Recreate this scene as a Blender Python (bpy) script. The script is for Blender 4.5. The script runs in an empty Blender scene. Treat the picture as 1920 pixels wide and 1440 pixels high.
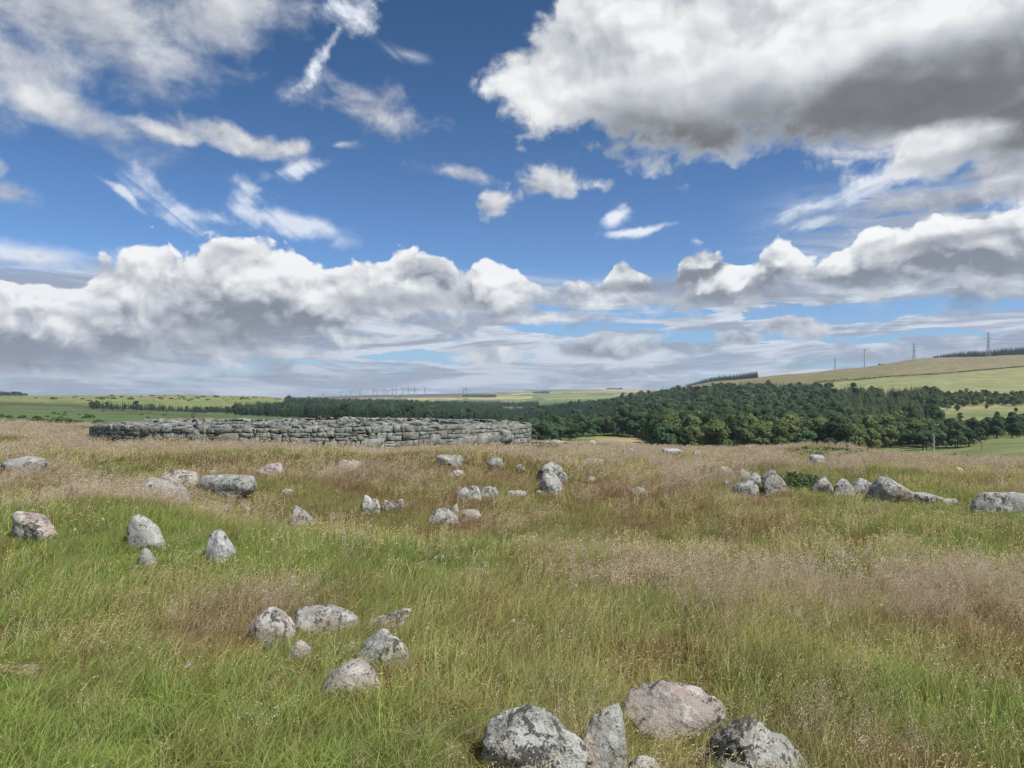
import bpy, math, random
import numpy as np
from math import radians, sin, cos, tan, atan, atan2, pi, sqrt
from mathutils import Vector, Matrix, noise as mnoise

sc = bpy.context.scene
COL = sc.collection
rng = np.random.default_rng(7)
random.seed(7)

# ---------------------------------------------------------------- camera
F = 1450.0                       # focal length in pixels of the 1920 wide photograph
PITCH = atan(28 / 1450)
EYE = 1.7
cam = bpy.data.cameras.new('camera')
cam.sensor_width = 36
cam.lens = 36 * F / 1920
cam.clip_start = 0.05
cam.clip_end = 60000
camo = bpy.data.objects.new('camera', cam)
COL.objects.link(camo)
camo.location = (0, 0, EYE)
camo.rotation_euler = (pi / 2 + PITCH, 0, 0)
sc.camera = camo


def st(u, v):
    """photograph pixel -> slopes (x/y, z/y) of its ray"""
    X = (u - 960) / F
    Z = (720 - v) / F
    dy = cos(PITCH) - Z * sin(PITCH)
    dz = sin(PITCH) + Z * cos(PITCH)
    return X / dy, dz / dy


# ---------------------------------------------------------------- world and sun
SUN_EL, SUN_AZ = radians(53), radians(127)      # azimuth clockwise from +Y (the view)
SUN_DIR = Vector((sin(SUN_AZ) * cos(SUN_EL), cos(SUN_AZ) * cos(SUN_EL), sin(SUN_EL)))
sun = bpy.data.lights.new('sun', 'SUN')
sun.energy = 5.0
sun.angle = radians(0.6)
sun.color = (1.0, 0.95, 0.87)
suno = bpy.data.objects.new('sun', sun)
COL.objects.link(suno)
suno.location = (0, -10, 60)
suno.rotation_euler = (-SUN_DIR).to_track_quat('-Z', 'Y').to_euler()
sc.view_settings.view_transform = 'Standard'
sc.view_settings.look = 'None'
sc.view_settings.exposure = 0.24
sc.view_settings.gamma = 1.0
sc.cycles.use_denoising = True
sc.cycles.max_bounces = 6
sc.cycles.diffuse_bounces = 3
sc.cycles.transmission_bounces = 3
sc.cycles.transparent_max_bounces = 8
sc.cycles.caustics_reflective = False
sc.cycles.caustics_refractive = False

world = bpy.data.worlds.new('World')
sc.world = world
world.use_nodes = True
# ---- small expression builder for shader nodes
class NT:
    def __init__(s, tree):
        s.t = tree

    def n(s, typ, **kw):
        nd = s.t.nodes.new(typ)
        for k, v in kw.items():
            setattr(nd, k, v)
        return nd

    def link(s, a, b):
        if isinstance(a, X):
            a = a.s
        if hasattr(a, 'is_output'):
            s.t.links.new(a, b)
        else:
            b.default_value = a

    def math(s, op, *a, clamp=False):
        nd = s.n('ShaderNodeMath', operation=op, use_clamp=clamp)
        for i, q in enumerate(a):
            s.link(q, nd.inputs[i])
        return X(s, nd.outputs[0])

    def smooth(s, x, a, b, c=0.0, d=1.0):
        nd = s.n('ShaderNodeMapRange', interpolation_type='SMOOTHSTEP')
        for i, q in enumerate((x, a, b, c, d)):
            s.link(q, nd.inputs[i])
        return X(s, nd.outputs[0])

    def lin(s, x, a, b, c=0.0, d=1.0):
        nd = s.n('ShaderNodeMapRange', clamp=True)
        for i, q in enumerate((x, a, b, c, d)):
            s.link(q, nd.inputs[i])
        return X(s, nd.outputs[0])

    def vec(s, x, y, z=0.0):
        nd = s.n('ShaderNodeCombineXYZ')
        for i, q in enumerate((x, y, z)):
            s.link(q, nd.inputs[i])
        return nd.outputs[0]

    def noise(s, v, scale, detail=5, rough=0.5, dist=0.0, dim='2D', lac=2.0, out=0):
        nd = s.n('ShaderNodeTexNoise', noise_dimensions=dim)
        s.link(v, nd.inputs['Vector'])
        nd.inputs['Scale'].default_value = scale
        nd.inputs['Detail'].default_value = detail
        nd.inputs['Roughness'].default_value = rough
        nd.inputs['Lacunarity'].default_value = lac
        nd.inputs['Distortion'].default_value = dist
        return X(s, nd.outputs[out]) if out == 0 else nd.outputs[out]

    def voro(s, v, scale, detail=0, rough=0.5, feature='F1', rand=1.0, out='Distance', dim='2D'):
        nd = s.n('ShaderNodeTexVoronoi', feature=feature, voronoi_dimensions=dim)
        s.link(v, nd.inputs['Vector'])
        nd.inputs['Scale'].default_value = scale
        if 'Detail' in nd.inputs:
            nd.inputs['Detail'].default_value = detail
            nd.inputs['Roughness'].default_value = rough
        nd.inputs['Randomness'].default_value = rand
        return X(s, nd.outputs[out]) if out == 'Distance' else nd.outputs[out]

    def curve(s, x, pts):
        nd = s.n('ShaderNodeFloatCurve')
        c = nd.mapping.curves[0]
        pts = sorted(pts)
        c.points[0].location = pts[0]
        c.points[-1].location = pts[-1]
        for p in pts[1:-1]:
            c.points.new(*p)
        nd.mapping.update()
        s.link(x, nd.inputs['Value'])
        return X(s, nd.outputs[0])

    def mix(s, f, a, b, blend='MIX'):
        nd = s.n('ShaderNodeMix', data_type='RGBA', blend_type=blend)
        s.link(f, nd.inputs[0])
        for q, i in ((a, 6), (b, 7)):
            if isinstance(q, (tuple, list)):
                nd.inputs[i].default_value = (*q[:3], 1)
            elif isinstance(q, (int, float)):
                nd.inputs[i].default_value = (q, q, q, 1)
            else:
                s.link(q, nd.inputs[i])
        return nd.outputs[2]


class X:
    def __init__(s, nt, sock):
        s.nt, s.s = nt, sock

    def __add__(a, b): return a.nt.math('ADD', a, b)
    def __radd__(a, b): return a.nt.math('ADD', a, b)
    def __sub__(a, b): return a.nt.math('SUBTRACT', a, b)
    def __rsub__(a, b): return a.nt.math('SUBTRACT', b, a)
    def __mul__(a, b): return a.nt.math('MULTIPLY', a, b)
    def __rmul__(a, b): return a.nt.math('MULTIPLY', a, b)
    def __truediv__(a, b): return a.nt.math('DIVIDE', a, b)
    def __rtruediv__(a, b): return a.nt.math('DIVIDE', b, a)
    def max(a, b): return a.nt.math('MAXIMUM', a, b)
    def min(a, b): return a.nt.math('MINIMUM', a, b)
    def clamp(a): return a.nt.math('ADD', a, 0.0, clamp=True)
    def inv(a): return a.nt.math('SUBTRACT', 1.0, a, clamp=True)


# ---------------------------------------------------------------- the sky: real sky model behind procedural clouds
SKY = 0.10                                      # Background strength


CLOUD = 0.86 / SKY                               # cloud colours below are written as seen radiance


def azel(u, v):
    s, t = st(u, v)
    return atan2(s, 1.0), atan(t / sqrt(1 + s * s))


def build_sky():
    world.node_tree.nodes.clear()
    n = NT(world.node_tree)
    tc = n.n('ShaderNodeTexCoord')
    sep = n.n('ShaderNodeSeparateXYZ')
    n.link(tc.outputs['Generated'], sep.inputs[0])
    x, y, z = (X(n, sep.outputs[i]) for i in range(3))
    hyp = n.math('SQRT', x * x + y * y)
    az = n.math('ARCTAN2', x, y)
    el = n.math('ARCTAN2', z, hyp)
    azu = lambda u, v=400: azel(u, v)[0]
    A = lambda u, v: (azel(u, v)[0] + 0.75) / 1.5
    a01 = (az + 0.75) / 1.5                     # outside 0..1 the curves hold their end value
    elv = lambda u, v: azel(u, v)[1]

    def ecurve(pts):                            # elevation as a function of azimuth
        c = n.curve(a01, [(min(max(A(u, v), 0), 1), elv(u, v) / 0.6) for u, v in pts])
        return c * 0.6

    sky = n.n('ShaderNodeTexSky', sky_type='NISHITA', sun_disc=False)
    sky.sun_elevation = SUN_EL
    sky.sun_rotation = SUN_AZ
    sky.altitude = 200
    sky.air_density = 1.0
    sky.dust_density = 0.3
    sky.ozone_density = 2.5
    deep = n.mix(n.smooth(el, 0.0, 0.50), (0.56, 0.80, 1.13), (0.17, 0.40, 0.60))
    skyc = col = n.mix(1.0, sky.outputs[0], deep, 'MULTIPLY')

    P = n.vec(az, el * 1.25, 0.0)
    # one warped coordinate shared by the cloud edges
    wn = n.noise(P, 9.0, 5, 0.55, out=1)
    wsub = n.n('ShaderNodeVectorMath', operation='SUBTRACT')
    n.link(wn, wsub.inputs[0]); wsub.inputs[1].default_value = (0.5, 0.5, 0.5)
    wadd = n.n('ShaderNodeVectorMath', operation='MULTIPLY_ADD')
    n.link(wsub.outputs[0], wadd.inputs[0]); wadd.inputs[1].default_value = (0.050, 0.038, 0.0)
    n.link(P, wadd.inputs[2])
    W = wadd.outputs[0]
    wsep = n.n('ShaderNodeSeparateXYZ'); n.link(W, wsep.inputs[0])
    wx, wy = X(n, wsep.outputs[0]), X(n, wsep.outputs[1]) / 1.25

    def ell(u, v, ru, rv, rot=0.0, cx=None, cy=None):
        """1 in the middle of an ellipse given in photograph pixels, 0 at its rim, negative outside"""
        cx, cy = (wx if cx is None else cx), (wy if cy is None else cy)
        a, e = azel(u, v)
        k = cos(a) ** 2 / F
        dx, dy = cx - a, cy - e
        c, s_ = cos(radians(rot)), sin(radians(rot))
        p = (dx * c + dy * s_) / (ru * k)
        q = (dy * c - dx * s_) / (rv / F * cos(e) ** 2 * (cos(a)))
        return 1.0 - n.math('SQRT', p * p + q * q)

    def over(base, colour, alpha):
        if isinstance(colour, tuple):
            colour = tuple(c * CLOUD for c in colour)
        return n.mix(alpha, base, colour)

    def grey(val, cool=None):
        """cloud radiance: warm-neutral light, slightly blue in the shade"""
        v = val * CLOUD
        tint = n.mix(n.lin(val, 0.25, 0.8), (0.90, 0.97, 1.14), (1.0, 1.005, 1.01))
        return n.mix(1.0, tint, n.vec(v, v, v), 'MULTIPLY')

    # fine structure shared by every cloud
    def shifted(v, dx, dy):
        nd = n.n('ShaderNodeVectorMath', operation='ADD')
        n.link(v, nd.inputs[0]); nd.inputs[1].default_value = (dx, dy, 0.0)
        return nd.outputs[0]
    f1 = n.noise(W, 16.0, 7, 0.58)
    relief = f1 - n.noise(shifted(W, 0.005, 0.014), 16.0, 4, 0.52)      # lit upper sides
    big = n.noise(P, 5.0, 3, 0.5)
    g1 = n.noise(W, 6.5, 3, 0.5)
    soft = g1 - n.noise(shifted(W, 0.014, 0.034), 6.5, 4, 0.5)         # the same for the large swellings

    # -- thin high veil, upper left
    vn = n.noise(n.vec(az + el * 0.35, el * 1.7 - az * 0.25), 6.5, 8, 0.60, 0.25)
    m = ell(120, 30, 400, 175, -10).max(ell(110, 200, 250, 52, -14)).max(ell(-60, 110, 300, 150, 0)).max(ell(400, 30, 210, 95, 12))
    al = n.smooth(m * 0.55 + vn + (f1 - 0.5) * 0.45, 0.50, 1.05)
    col = over(col, grey(0.40 + vn * 0.38 + soft * 0.8 + relief * 0.45), al * 0.92)
    m = ell(430, 262, 175, 30, -7).max(ell(320, 248, 90, 26, -5)).max(ell(545, 278, 70, 20, 5))
    col = over(col, grey(0.62 + relief * 1.0), n.smooth(m * 0.9 + f1 * 1.4, 0.62, 1.35) * 0.95)
    m = ell(700, 205, 150, 56, -10).max(ell(650, 168, 80, 30, -25)).max(ell(20, 372, 70, 24)).max(ell(860, 325, 90, 18, -8)).max(ell(0, 322, 30, 20)).max(ell(640, 275, 30, 10))
    col = over(col, grey(0.56 + relief * 0.9), n.smooth(m * 0.8 + f1 * 1.9, 0.95, 1.95) * 0.85)

    # -- wispy cirrus: soft masks combed by streak noise
    cn = n.noise(n.vec(az * 0.9 + el * 1.0, el * 0.25 - az * 0.5), 38.0, 6, 0.62, 0.6)
    m = ell(655, 38, 78, 52, 0).max(ell(618, 92, 88, 26, 52))
    a1 = n.smooth(m + (f1 - 0.5) * 2.6, -0.05, 1.0) * n.smooth(cn + (f1 - 0.5) * 0.5 + m * 0.35, 0.30, 0.72)
    cn2 = n.noise(n.vec(az * 0.30 + el * 0.35, el * 1.1 + az * 0.8), 24.0, 7, 0.66, 0.9)
    cn3 = n.noise(n.vec(az * 0.35 - el * 0.3, el * 1.2 - az * 0.40), 26.0, 7, 0.66, 0.9)
    m = (ell(335, 385, 150, 34, -30) - 0.1).max(ell(470, 392, 62, 58, 10)).max(ell(545, 418, 130, 34, -16)).max(ell(400, 410, 130, 22, -8)).max(ell(560, 318, 95, 18, 15) - 0.15).max(ell(230, 360, 90, 14, -30) - 0.2)
    a2 = n.smooth(m + (f1 - 0.5) * 2.6, -0.1, 1.0) * n.smooth(cn2 + (f1 - 0.5) * 0.5 + m * 0.15, 0.30, 0.74) * 0.80
    m = ell(1510, 388, 125, 20, 16).max(ell(1640, 345, 140, 30, 14)).max(ell(1520, 415, 90, 14, 10)).max(ell(1148, 408, 40, 24, 35)).max(ell(1190, 436, 80, 10, 4))
    a3 = n.smooth(m + (f1 - 0.5) * 2.4, 0.0, 0.95) * n.smooth(cn3 + m * 0.25, 0.32, 0.75) * 0.95
    m = ell(40, 470, 170, 34, -5).max(ell(760, 100, 150, 40, -10) - 0.5)
    a4 = n.smooth(m, 0.0, 0.9) * n.smooth(cn2 + m * 0.3, 0.35, 0.7) * 0.85
    col = over(col, (0.88, 0.92, 1.0), a1.max(a2).max(a3).max(a4).clamp())

    # -- layered cloud sheet low over the horizon, seen in perspective
    iz = 1.0 / (el + 0.05).max(0.03)
    qn = n.noise(n.vec(az * iz * 0.5, iz * 0.8), 0.75, 6, 0.60, 0.3)
    qv = n.noise(n.vec(az * 3.2, el * 24.0 + 4.7), 1.7, 7, 0.60, 0.4)
    qm = qn * 0.4 + qv * 0.6
    lowmask = n.smooth(wy, 0.17, 0.13)
    rightmask = n.smooth(az, 0.25, 0.5) * n.smooth(wy, 0.27, 0.20)
    lm = lowmask.max(rightmask)
    # blue gaps between the sheets
    gap = ell(1650, 586, 300, 15, -1).max(ell(1300, 640, 260, 8)).max(ell(440, 694, 130, 14, 12)).max(ell(1060, 612, 140, 12)).max(ell(1680, 628, 200, 9, 1)).max(ell(850, 672, 160, 8))
    al = n.smooth(qm - n.smooth(gap * 0.40 + (qv - 0.5) * 2.6 + (qn - 0.5) * 1.0, -0.15, 0.40) * 0.34, 0.375, 0.455) * lm
    t2 = n.noise(n.vec(az * 2.6, el * 15.0 + 1.3), 2.6, 8, 0.64, 0.5)
    tone = n.smooth(qn * 0.3 + t2 * 0.7, 0.43, 0.60)
    col = over(col, n.mix(tone, tuple(c * CLOUD for c in (0.33, 0.39, 0.50)), tuple(c * CLOUD for c in (0.76, 0.81, 0.90))), al)
    m = ell(1390, 640, 50, 16).max(ell(1130, 652, 130, 24)).max(ell(1480, 618, 80, 24)).max(ell(930, 668, 90, 22)).max(ell(80, 690, 150, 28)).max(ell(1500,520,60,10))
    col = over(col, grey(0.60 + relief * 1.5 + soft * 0.7), n.smooth(m + f1 * 1.2, 0.55, 1.05) * 0.85)
    col = over(col, (0.55, 0.62, 0.74), n.smooth(el, 0.045, 0.0) * 0.30)

    # -- the cumulus bank
    vb = n.voro(W, 17.0, 2.6, 0.55, 'SMOOTH_F1')
    prel = n.voro(shifted(W, 0.003, 0.012), 17.0, 2.6, 0.55, 'SMOOTH_F1') - vb
    puff = 0.45 - vb                             # cauliflower heads
    top = ecurve([(-120, 492), (0, 502), (90, 507), (160, 508), (185, 482), (235, 470), (262, 446), (310, 434), (350, 458), (395, 428), (440, 424), (500, 436), (560, 452), (600, 470),
                  (690, 478), (728, 470), (745, 450), (790, 444), (828, 460), (865, 492), (890, 470), (930, 466), (965, 488), (1000, 506), (1070, 512), (1130, 508), (1160, 484),
                  (1205, 505), (1255, 525), (1275, 480), (1300, 452), (1345, 452), (1400, 474), (1440, 442), (1485, 442), (1540, 478),
                  (1590, 440), (1640, 408), (1680, 435), (1730, 400), (1800, 388), (1960, 378)])
    bot = ecurve([(-120, 700), (0, 695), (200, 680), (300, 660), (440, 672), (540, 660), (620, 630), (720, 598), (900, 592), (1000, 575), (1150, 572), (1300, 560),
                  (1420, 548), (1500, 545), (1620, 562), (1700, 535), (1800, 545), (1960, 535)])
    dt = (top - el) + puff * 0.030 + (f1 - 0.5) * 0.030
    edge = n.smooth(dt, 0.000, 0.007)
    dbt = (el - bot) + (f1 - 0.5) * 0.10
    eb = n.smooth(dbt, -0.030, 0.026)
    h = (dbt / (top - bot + 0.01)).clamp()       # 0 at the base, 1 at the top
    shade = n.smooth(h + (big - 0.5) * 1.3 + soft * 1.0, 0.10, 0.80) * 0.36
    val = 0.44 + shade + relief * 0.75 + soft * 1.25 + prel * 0.60 + n.smooth(dt, 0.04, 0.0) * 0.12
    col = over(col, grey(val.min(0.96).max(0.24)), edge * eb)
    m = ell(770, 568, 215, 34, 2).max(ell(420, 622, 180, 40, 6)).max(ell(1350, 556, 120, 18, 0)).max(ell(1790, 452, 150, 24, 4)).max(ell(60, 660, 190, 26, 0)).max(ell(60, 585, 50, 18)).max(ell(1180, 540, 180, 18))
    col = over(col, grey((0.38 + relief * 0.7 + soft * 0.7).max(0.26)), n.smooth(m + f1 * 0.7, 0.35, 1.15) * 0.88)
    m = ell(130, 622, 120, 48, -10).max(ell(60, 560, 150, 30)).max(ell(650, 640, 150, 16)).max(ell(1000, 600, 130, 18)).max(ell(330, 520, 170, 50, -10)).max(ell(560, 550, 190, 36, 10)).max(ell(1910, 480, 70, 40, 20)).max(ell(1800, 405, 125, 26, 3)).max(ell(60, 470, 90, 12))
    col = over(col, grey((0.80 + relief * 1.1 + soft * 1.1 + prel * 0.7).min(1.0)), n.smooth(m + puff * 0.5 + f1 * 0.6, 0.40, 1.05) * 0.8)
    # bright separate towers inside the bank
    m = ell(1385, 512, 135, 54, 5).max(ell(1325, 485, 58, 38)).max(ell(905, 545, 62, 36, 25)).max(ell(1160, 496, 38, 20)).max(ell(790, 468, 72, 26, -12)).max(ell(1640,425,46,30))
    col = over(col, grey((0.90 + relief * 1.0 + soft * 0.8 + prel * 0.75).min(1.0)), n.smooth(m + puff * 0.6 + f1 * 0.5, 0.42, 0.72) * edge * 0.92)

    # -- the small cumulus under the big one
    m = ell(1015, 340, 95, 48, 4).max(ell(1120, 345, 50, 30)).max(ell(940, 376, 44, 40, 30) - 0.2)
    col = over(col, grey((0.62 + relief * 1.0 + soft * 0.6).min(0.95)), n.smooth(m * 0.8 + puff * 0.5 + f1 * 1.9, 1.0, 1.55) * 0.95)

    # -- the large cumulus, upper right
    low = ecurve([(-120, -60), (820, -60), (868, 120), (880, 172), (900, 205), (960, 240), (1040, 282), (1090, 310), (1150, 330), (1300, 330), (1420, 318), (1500, 316),
                  (1570, 345), (1650, 352), (1750, 372), (1960, 376)])
    upl = ecurve([(-120, 200), (865, 190), (880, 150), (910, 125), (935, 100), (960, 62), (1000, 25), (1050, -20), (1100, -80), (1300, -80), (1960, -80)])
    d1 = el - low
    d2 = upl - el
    opn = n.smooth(az, azu(1100), azu(1040))     # the upper edge only matters at its left end
    d2 = d2 + (1.0 - opn) * 0.4
    d = d1.min(d2) + (f1 - 0.5) * 0.120 + (g1 - 0.5) * 0.06 + puff * 0.02
    alb = n.smooth(d, -0.006, 0.034)
    # its grey base: a band low in the cloud, deepest to the right
    gx, gy = az + (g1 - 0.5) * 0.10, el + (big - 0.5) * 0.10
    m1 = ell(1290, 262, 280, 62, 8, gx, gy)
    m2 = ell(1700, 200, 480, 72, 2, gx, gy)
    m3 = ell(1960, 205, 350, 60, 0, gx, gy)
    dk = n.smooth(m1.max(m2).max(m3) + relief * 1.2 + soft * 0.5, -0.80, 0.70)
    lit = 0.76 + relief * 0.55 + soft * 1.10 + (g1 - 0.5) * 0.45
    und = ell(1660, 285, 300, 40, 3)
    dk = dk * n.smooth(und + f1 * 0.6, 1.0, 0.30) * n.smooth(d, 0.002, 0.050, 0.35, 1.0)
    val = lit * (1.0 - dk) + (0.165 + relief * 0.10 + soft * 0.06) * dk
    val = val.min(0.92).max(0.11)
    vs = val * CLOUD
    col = over(col, n.mix(dk, grey(val), n.mix(1.0, (0.96, 1.0, 1.03), n.vec(vs, vs, vs), 'MULTIPLY')), alb)
    # torn grey fragments at its right foot
    m = ell(1800, 365, 230, 30, 2).max(ell(1880, 310, 130, 34))
    col = over(col, grey(0.42 + relief * 0.8), n.smooth(m + f1 * 0.9, 0.45, 1.1) * 0.8)

    # the part of the sky the view faces carries the cloud layout; the rest has broken cloud of one noise
    rest = n.mix(n.smooth(n.noise(n.vec(x / (z.max(0.0) + 0.12), y / (z.max(0.0) + 0.12)), 1.3, 4, 0.55), 0.47, 0.60), skyc,
                 tuple(c * CLOUD for c in (0.60, 0.64, 0.71)))
    front = n.smooth(n.math('ABSOLUTE', az), 0.82, 0.70) * n.smooth(el, 0.68, 0.58) * n.math('GREATER_THAN', el, -0.03)
    ba = n.n('ShaderNodeBackground'); bb = n.n('ShaderNodeBackground')
    n.link(rest, ba.inputs[0]); n.link(col, bb.inputs[0])
    ba.inputs[1].default_value = bb.inputs[1].default_value = SKY
    ms = n.n('ShaderNodeMixShader')
    n.link(front, ms.inputs[0]); n.link(ba.outputs[0], ms.inputs[1]); n.link(bb.outputs[0], ms.inputs[2])
    out = n.n('ShaderNodeOutputWorld')
    n.link(ms.outputs[0], out.inputs[0])
    world.cycles.sampling_method = 'NONE'


build_sky()
# ---------------------------------------------------------------- helpers
def tag(o, label=None, cat=None, group=None, kind=None):
    for k, v in (('label', label), ('category', cat), ('group', group), ('kind', kind)):
        if v:
            o[k] = v
    return o


def mesh_np(name, V, faces, mats=(), parent=None, smooth=False, link=True, midx=None):
    """faces: list of (n,k) index arrays (k = 3 or 4)"""
    V = np.asarray(V, dtype=np.float32)
    me = bpy.data.meshes.new(name)
    me.vertices.add(len(V))
    me.vertices.foreach_set('co', V.ravel())
    fl = [np.asarray(f, dtype=np.int32) for f in faces if len(f)]
    nl = sum(f.size for f in fl)
    npoly = sum(len(f) for f in fl)
    if npoly:
        me.loops.add(nl)
        me.loops.foreach_set('vertex_index', np.concatenate([f.ravel() for f in fl]))
        me.polygons.add(npoly)
        cnt = np.concatenate([np.full(len(f), f.shape[1], dtype=np.int32) for f in fl])
        me.polygons.foreach_set('loop_start', np.concatenate([[0], np.cumsum(cnt)[:-1]]).astype(np.int32))
        if smooth:
            me.polygons.foreach_set('use_smooth', np.ones(npoly, dtype=bool))
    for m in mats:
        me.materials.append(m)
    if midx is not None:
        me.polygons.foreach_set('material_index', np.asarray(midx, dtype=np.int32))
    me.update(calc_edges=True)
    o = bpy.data.objects.new(name, me)
    if link:
        COL.objects.link(o)
    if parent is not None:
        o.parent = parent
    return o


def empty(name, loc, rz=0.0):
    o = bpy.data.objects.new(name, None)
    o.empty_display_size = 0.3
    COL.objects.link(o)
    o.location = loc
    o.rotation_euler = (0, 0, rz)
    return o


def copy_tree(o, parent=None):
    c = o.copy()
    COL.objects.link(c)
    c.parent = parent
    for ch in o.children:
        copy_tree(ch, c)
    return c


_tab = np.random.default_rng(3).random((256, 256))


def vnoise(x, y, seed=0):
    x = np.asarray(x, float) + seed * 17.37
    y = np.asarray(y, float) + seed * 9.11
    xi, yi = np.floor(x).astype(int), np.floor(y).astype(int)
    fx, fy = x - xi, y - yi
    fx, fy = fx * fx * (3 - 2 * fx), fy * fy * (3 - 2 * fy)
    g = lambda a, b: _tab[a & 255, b & 255]
    return ((g(xi, yi) * (1 - fx) + g(xi + 1, yi) * fx) * (1 - fy) + (g(xi, yi + 1) * (1 - fx) + g(xi + 1, yi + 1) * fx) * fy)


def fbm(x, y, seed=0, oct=4, rough=0.5):
    a, s, t = 1.0, 0.0, 0.0
    for i in range(oct):
        s = s + a * vnoise(x * 2 ** i, y * 2 ** i, seed + i * 5)
        t += a
        a *= rough
    return s / t


def sstep(a, b, x):
    t = np.clip((np.asarray(x, float) - a) / (b - a), 0, 1)
    return t * t * (3 - 2 * t)


# ---------------------------------------------------------------- the lie of the land
KD = np.array([50, 80, 150, 300, 400, 500, 700, 900, 1100, 1300, 1600, 2000, 2600, 3500, 5000, 7000, 9500], float)
# ground height seen at each distance, as the picture row it projects to, for a fan of directions
COLS = {
    -900: (806, 806, 798, 786, 778, 771, 763, 757, 753, 750, 747, 744, 748, 750, 750, 750, 752),
    0:    (803, 804, 797, 785, 778, 771, 764, 758, 753, 749, 745, 742.5, 746, 750, 750, 750, 752),
    170:  (806, 804, 797, 786, 779, 774, 768, 763, 758, 752, 746, 741.5, 744, 750, 750, 750, 752),
    350:  (808, 806, 799, 791, 787, 784, 780, 776, 772, 766, 753, 741, 742, 748, 750, 750, 752),
    480:  (810, 808, 802, 795, 790, 786, 781, 776, 771, 765, 753, 744, 743, 748, 748, 749, 752),
    600:  (812, 812, 807, 798, 793, 789, 783, 776, 769, 763, 757, 752, 752, 752, 748, 744.5, 750),
    720:  (815, 820, 815, 805, 799, 794, 787, 779, 770, 764, 760, 759, 757, 753, 747, 740.5, 748),
    850:  (820, 830, 832, 818, 810, 803, 792, 782, 773, 768, 765, 764, 760, 754, 746, 738.5, 745),
    950:  (832, 862, 870, 850, 834, 822, 802, 790, 781, 776, 770, 766, 760, 753, 744, 735, 742),
    1100: (834, 870, 880, 847, 826, 813, 795, 781, 770, 764, 757, 753, 756, 748, 739, 730.5, 738),
    1240: (837, 872, 882, 848, 827, 815, 793, 773, 757, 746, 737, 732, 738, 745, 738, 731, 738),
    1350: (838, 872, 882, 851, 829, 816, 791, 767, 747, 732, 719, 713.5, 722, 740, 740, 735, 740),
    1500: (836, 868, 882, 856, 834, 821, 789, 760, 736, 718, 703, 701, 712, 730, 740, 740, 742),
    1600: (840, 868, 884, 860, 839, 824, 788, 755, 731, 712, 697, 690, 700, 720, 740, 740, 742),
    1750: (856, 878, 888, 852, 829, 812, 773, 743, 722, 703, 681, 671, 690, 715, 735, 740, 742),
    1920: (866, 878, 874, 838, 822, 804, 768, 738, 715, 696, 674, 665, 685, 712, 735, 740, 742),
    2900: (890, 890, 870, 830, 812, 794, 758, 728, 705, 686, 664, 655, 676, 705, 730, 738, 742),
}
_cu = sorted(COLS)
_cs = np.array([st(u, 790)[0] for u in _cu])
_ct = np.array([[st(u, v)[1] for v in COLS[u]] for u in _cu])          # slope z/y
_cz = EYE + _ct * KD[None, :]


def far_z(s, y):
    """height of the land beyond the moor's edge; s = x / y"""
    s = np.asarray(s, float); y = np.asarray(y, float)
    ly = np.log(np.clip(y, KD[0], KD[-1]))
    lk = np.log(KD)
    j = np.clip(np.searchsorted(lk, ly) - 1, 0, len(KD) - 2)
    f = (ly - lk[j]) / (lk[j + 1] - lk[j])
    f = f * 0.6 + 0.4 * (f * f * (3 - 2 * f))
    i = np.clip(np.searchsorted(_cs, s) - 1, 0, len(_cs) - 2)
    g = np.clip((s - _cs[i]) / (_cs[i + 1] - _cs[i]), 0, 1)
    g = g * 0.5 + 0.5 * (g * g * (3 - 2 * g))
    t = ((_ct[i, j] * (1 - f) + _ct[i, j + 1] * f) * (1 - g) + (_ct[i + 1, j] * (1 - f) + _ct[i + 1, j + 1] * f) * g)
    return EYE + t * np.clip(y, KD[0], KD[-1])


def near_z(x, y):
    x = np.asarray(x, float); y = np.asarray(y, float)
    A = np.interp(y, [-40, 0, 11, 18, 25, 31, 41, 50, 70], [-0.1, 0, 0, -0.14, -0.30, -0.50, -0.84, -1.16, -1.9])
    tilt = -0.021 * x * sstep(8, 36, y) - 0.55 * sstep(17, 27, x) * sstep(22, 38, y) - 0.30 * sstep(-3, 5, x) * sstep(28, 41, y) - 0.36 * np.exp(-((y - 11.0) / 1.9) ** 2) * sstep(-5.5, -3.0, x) * sstep(6, 3, x)
    left = sstep(-14, -40, x) * sstep(38, 60, y) * 0.95           # the moor carries on to the left
    bank = 0.52 * np.exp(-((y - 17.0 - 0.25 * np.sin(x * 0.9)) / 2.6) ** 2) * sstep(3.5, -1.5, x) * sstep(-18, -10, x)
    bank2 = 0.30 * np.exp(-((y - (15.5 - 0.42 * (x - 4.5))) / 1.7) ** 2) * sstep(2.5, 5, x)
    humm = 0.34 * np.exp(-(((x + 4.6) / 1.7) ** 2 + ((y - 8.6) / 1.5) ** 2)) + 0.30 * np.exp(-(((x + 5.2) / 2.6) ** 2 + ((y - 12.3) / 1.8) ** 2))
    hump = 0.48 * np.exp(-(((x - 17.0) / 3.6) ** 2 + ((y - 41) / 4.5) ** 2))
    bump = (fbm(x / 5.0, y / 5.0, 2, 3) - 0.5) * 0.50 + (fbm(x / 1.1, y / 1.1, 4, 3) - 0.5) * 0.22
    dip = -0.62 * sstep(7.6, 6.9, np.hypot(x - BX, y - BY))
    return A + tilt + left + bank + bank2 + humm + hump + bump * sstep(1.0, 4.0, np.hypot(x, y)) + dip


BX, BY, BR = -10.0, 41.3, 11.0                 # centre and outer radius of the ruined round wall


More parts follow.
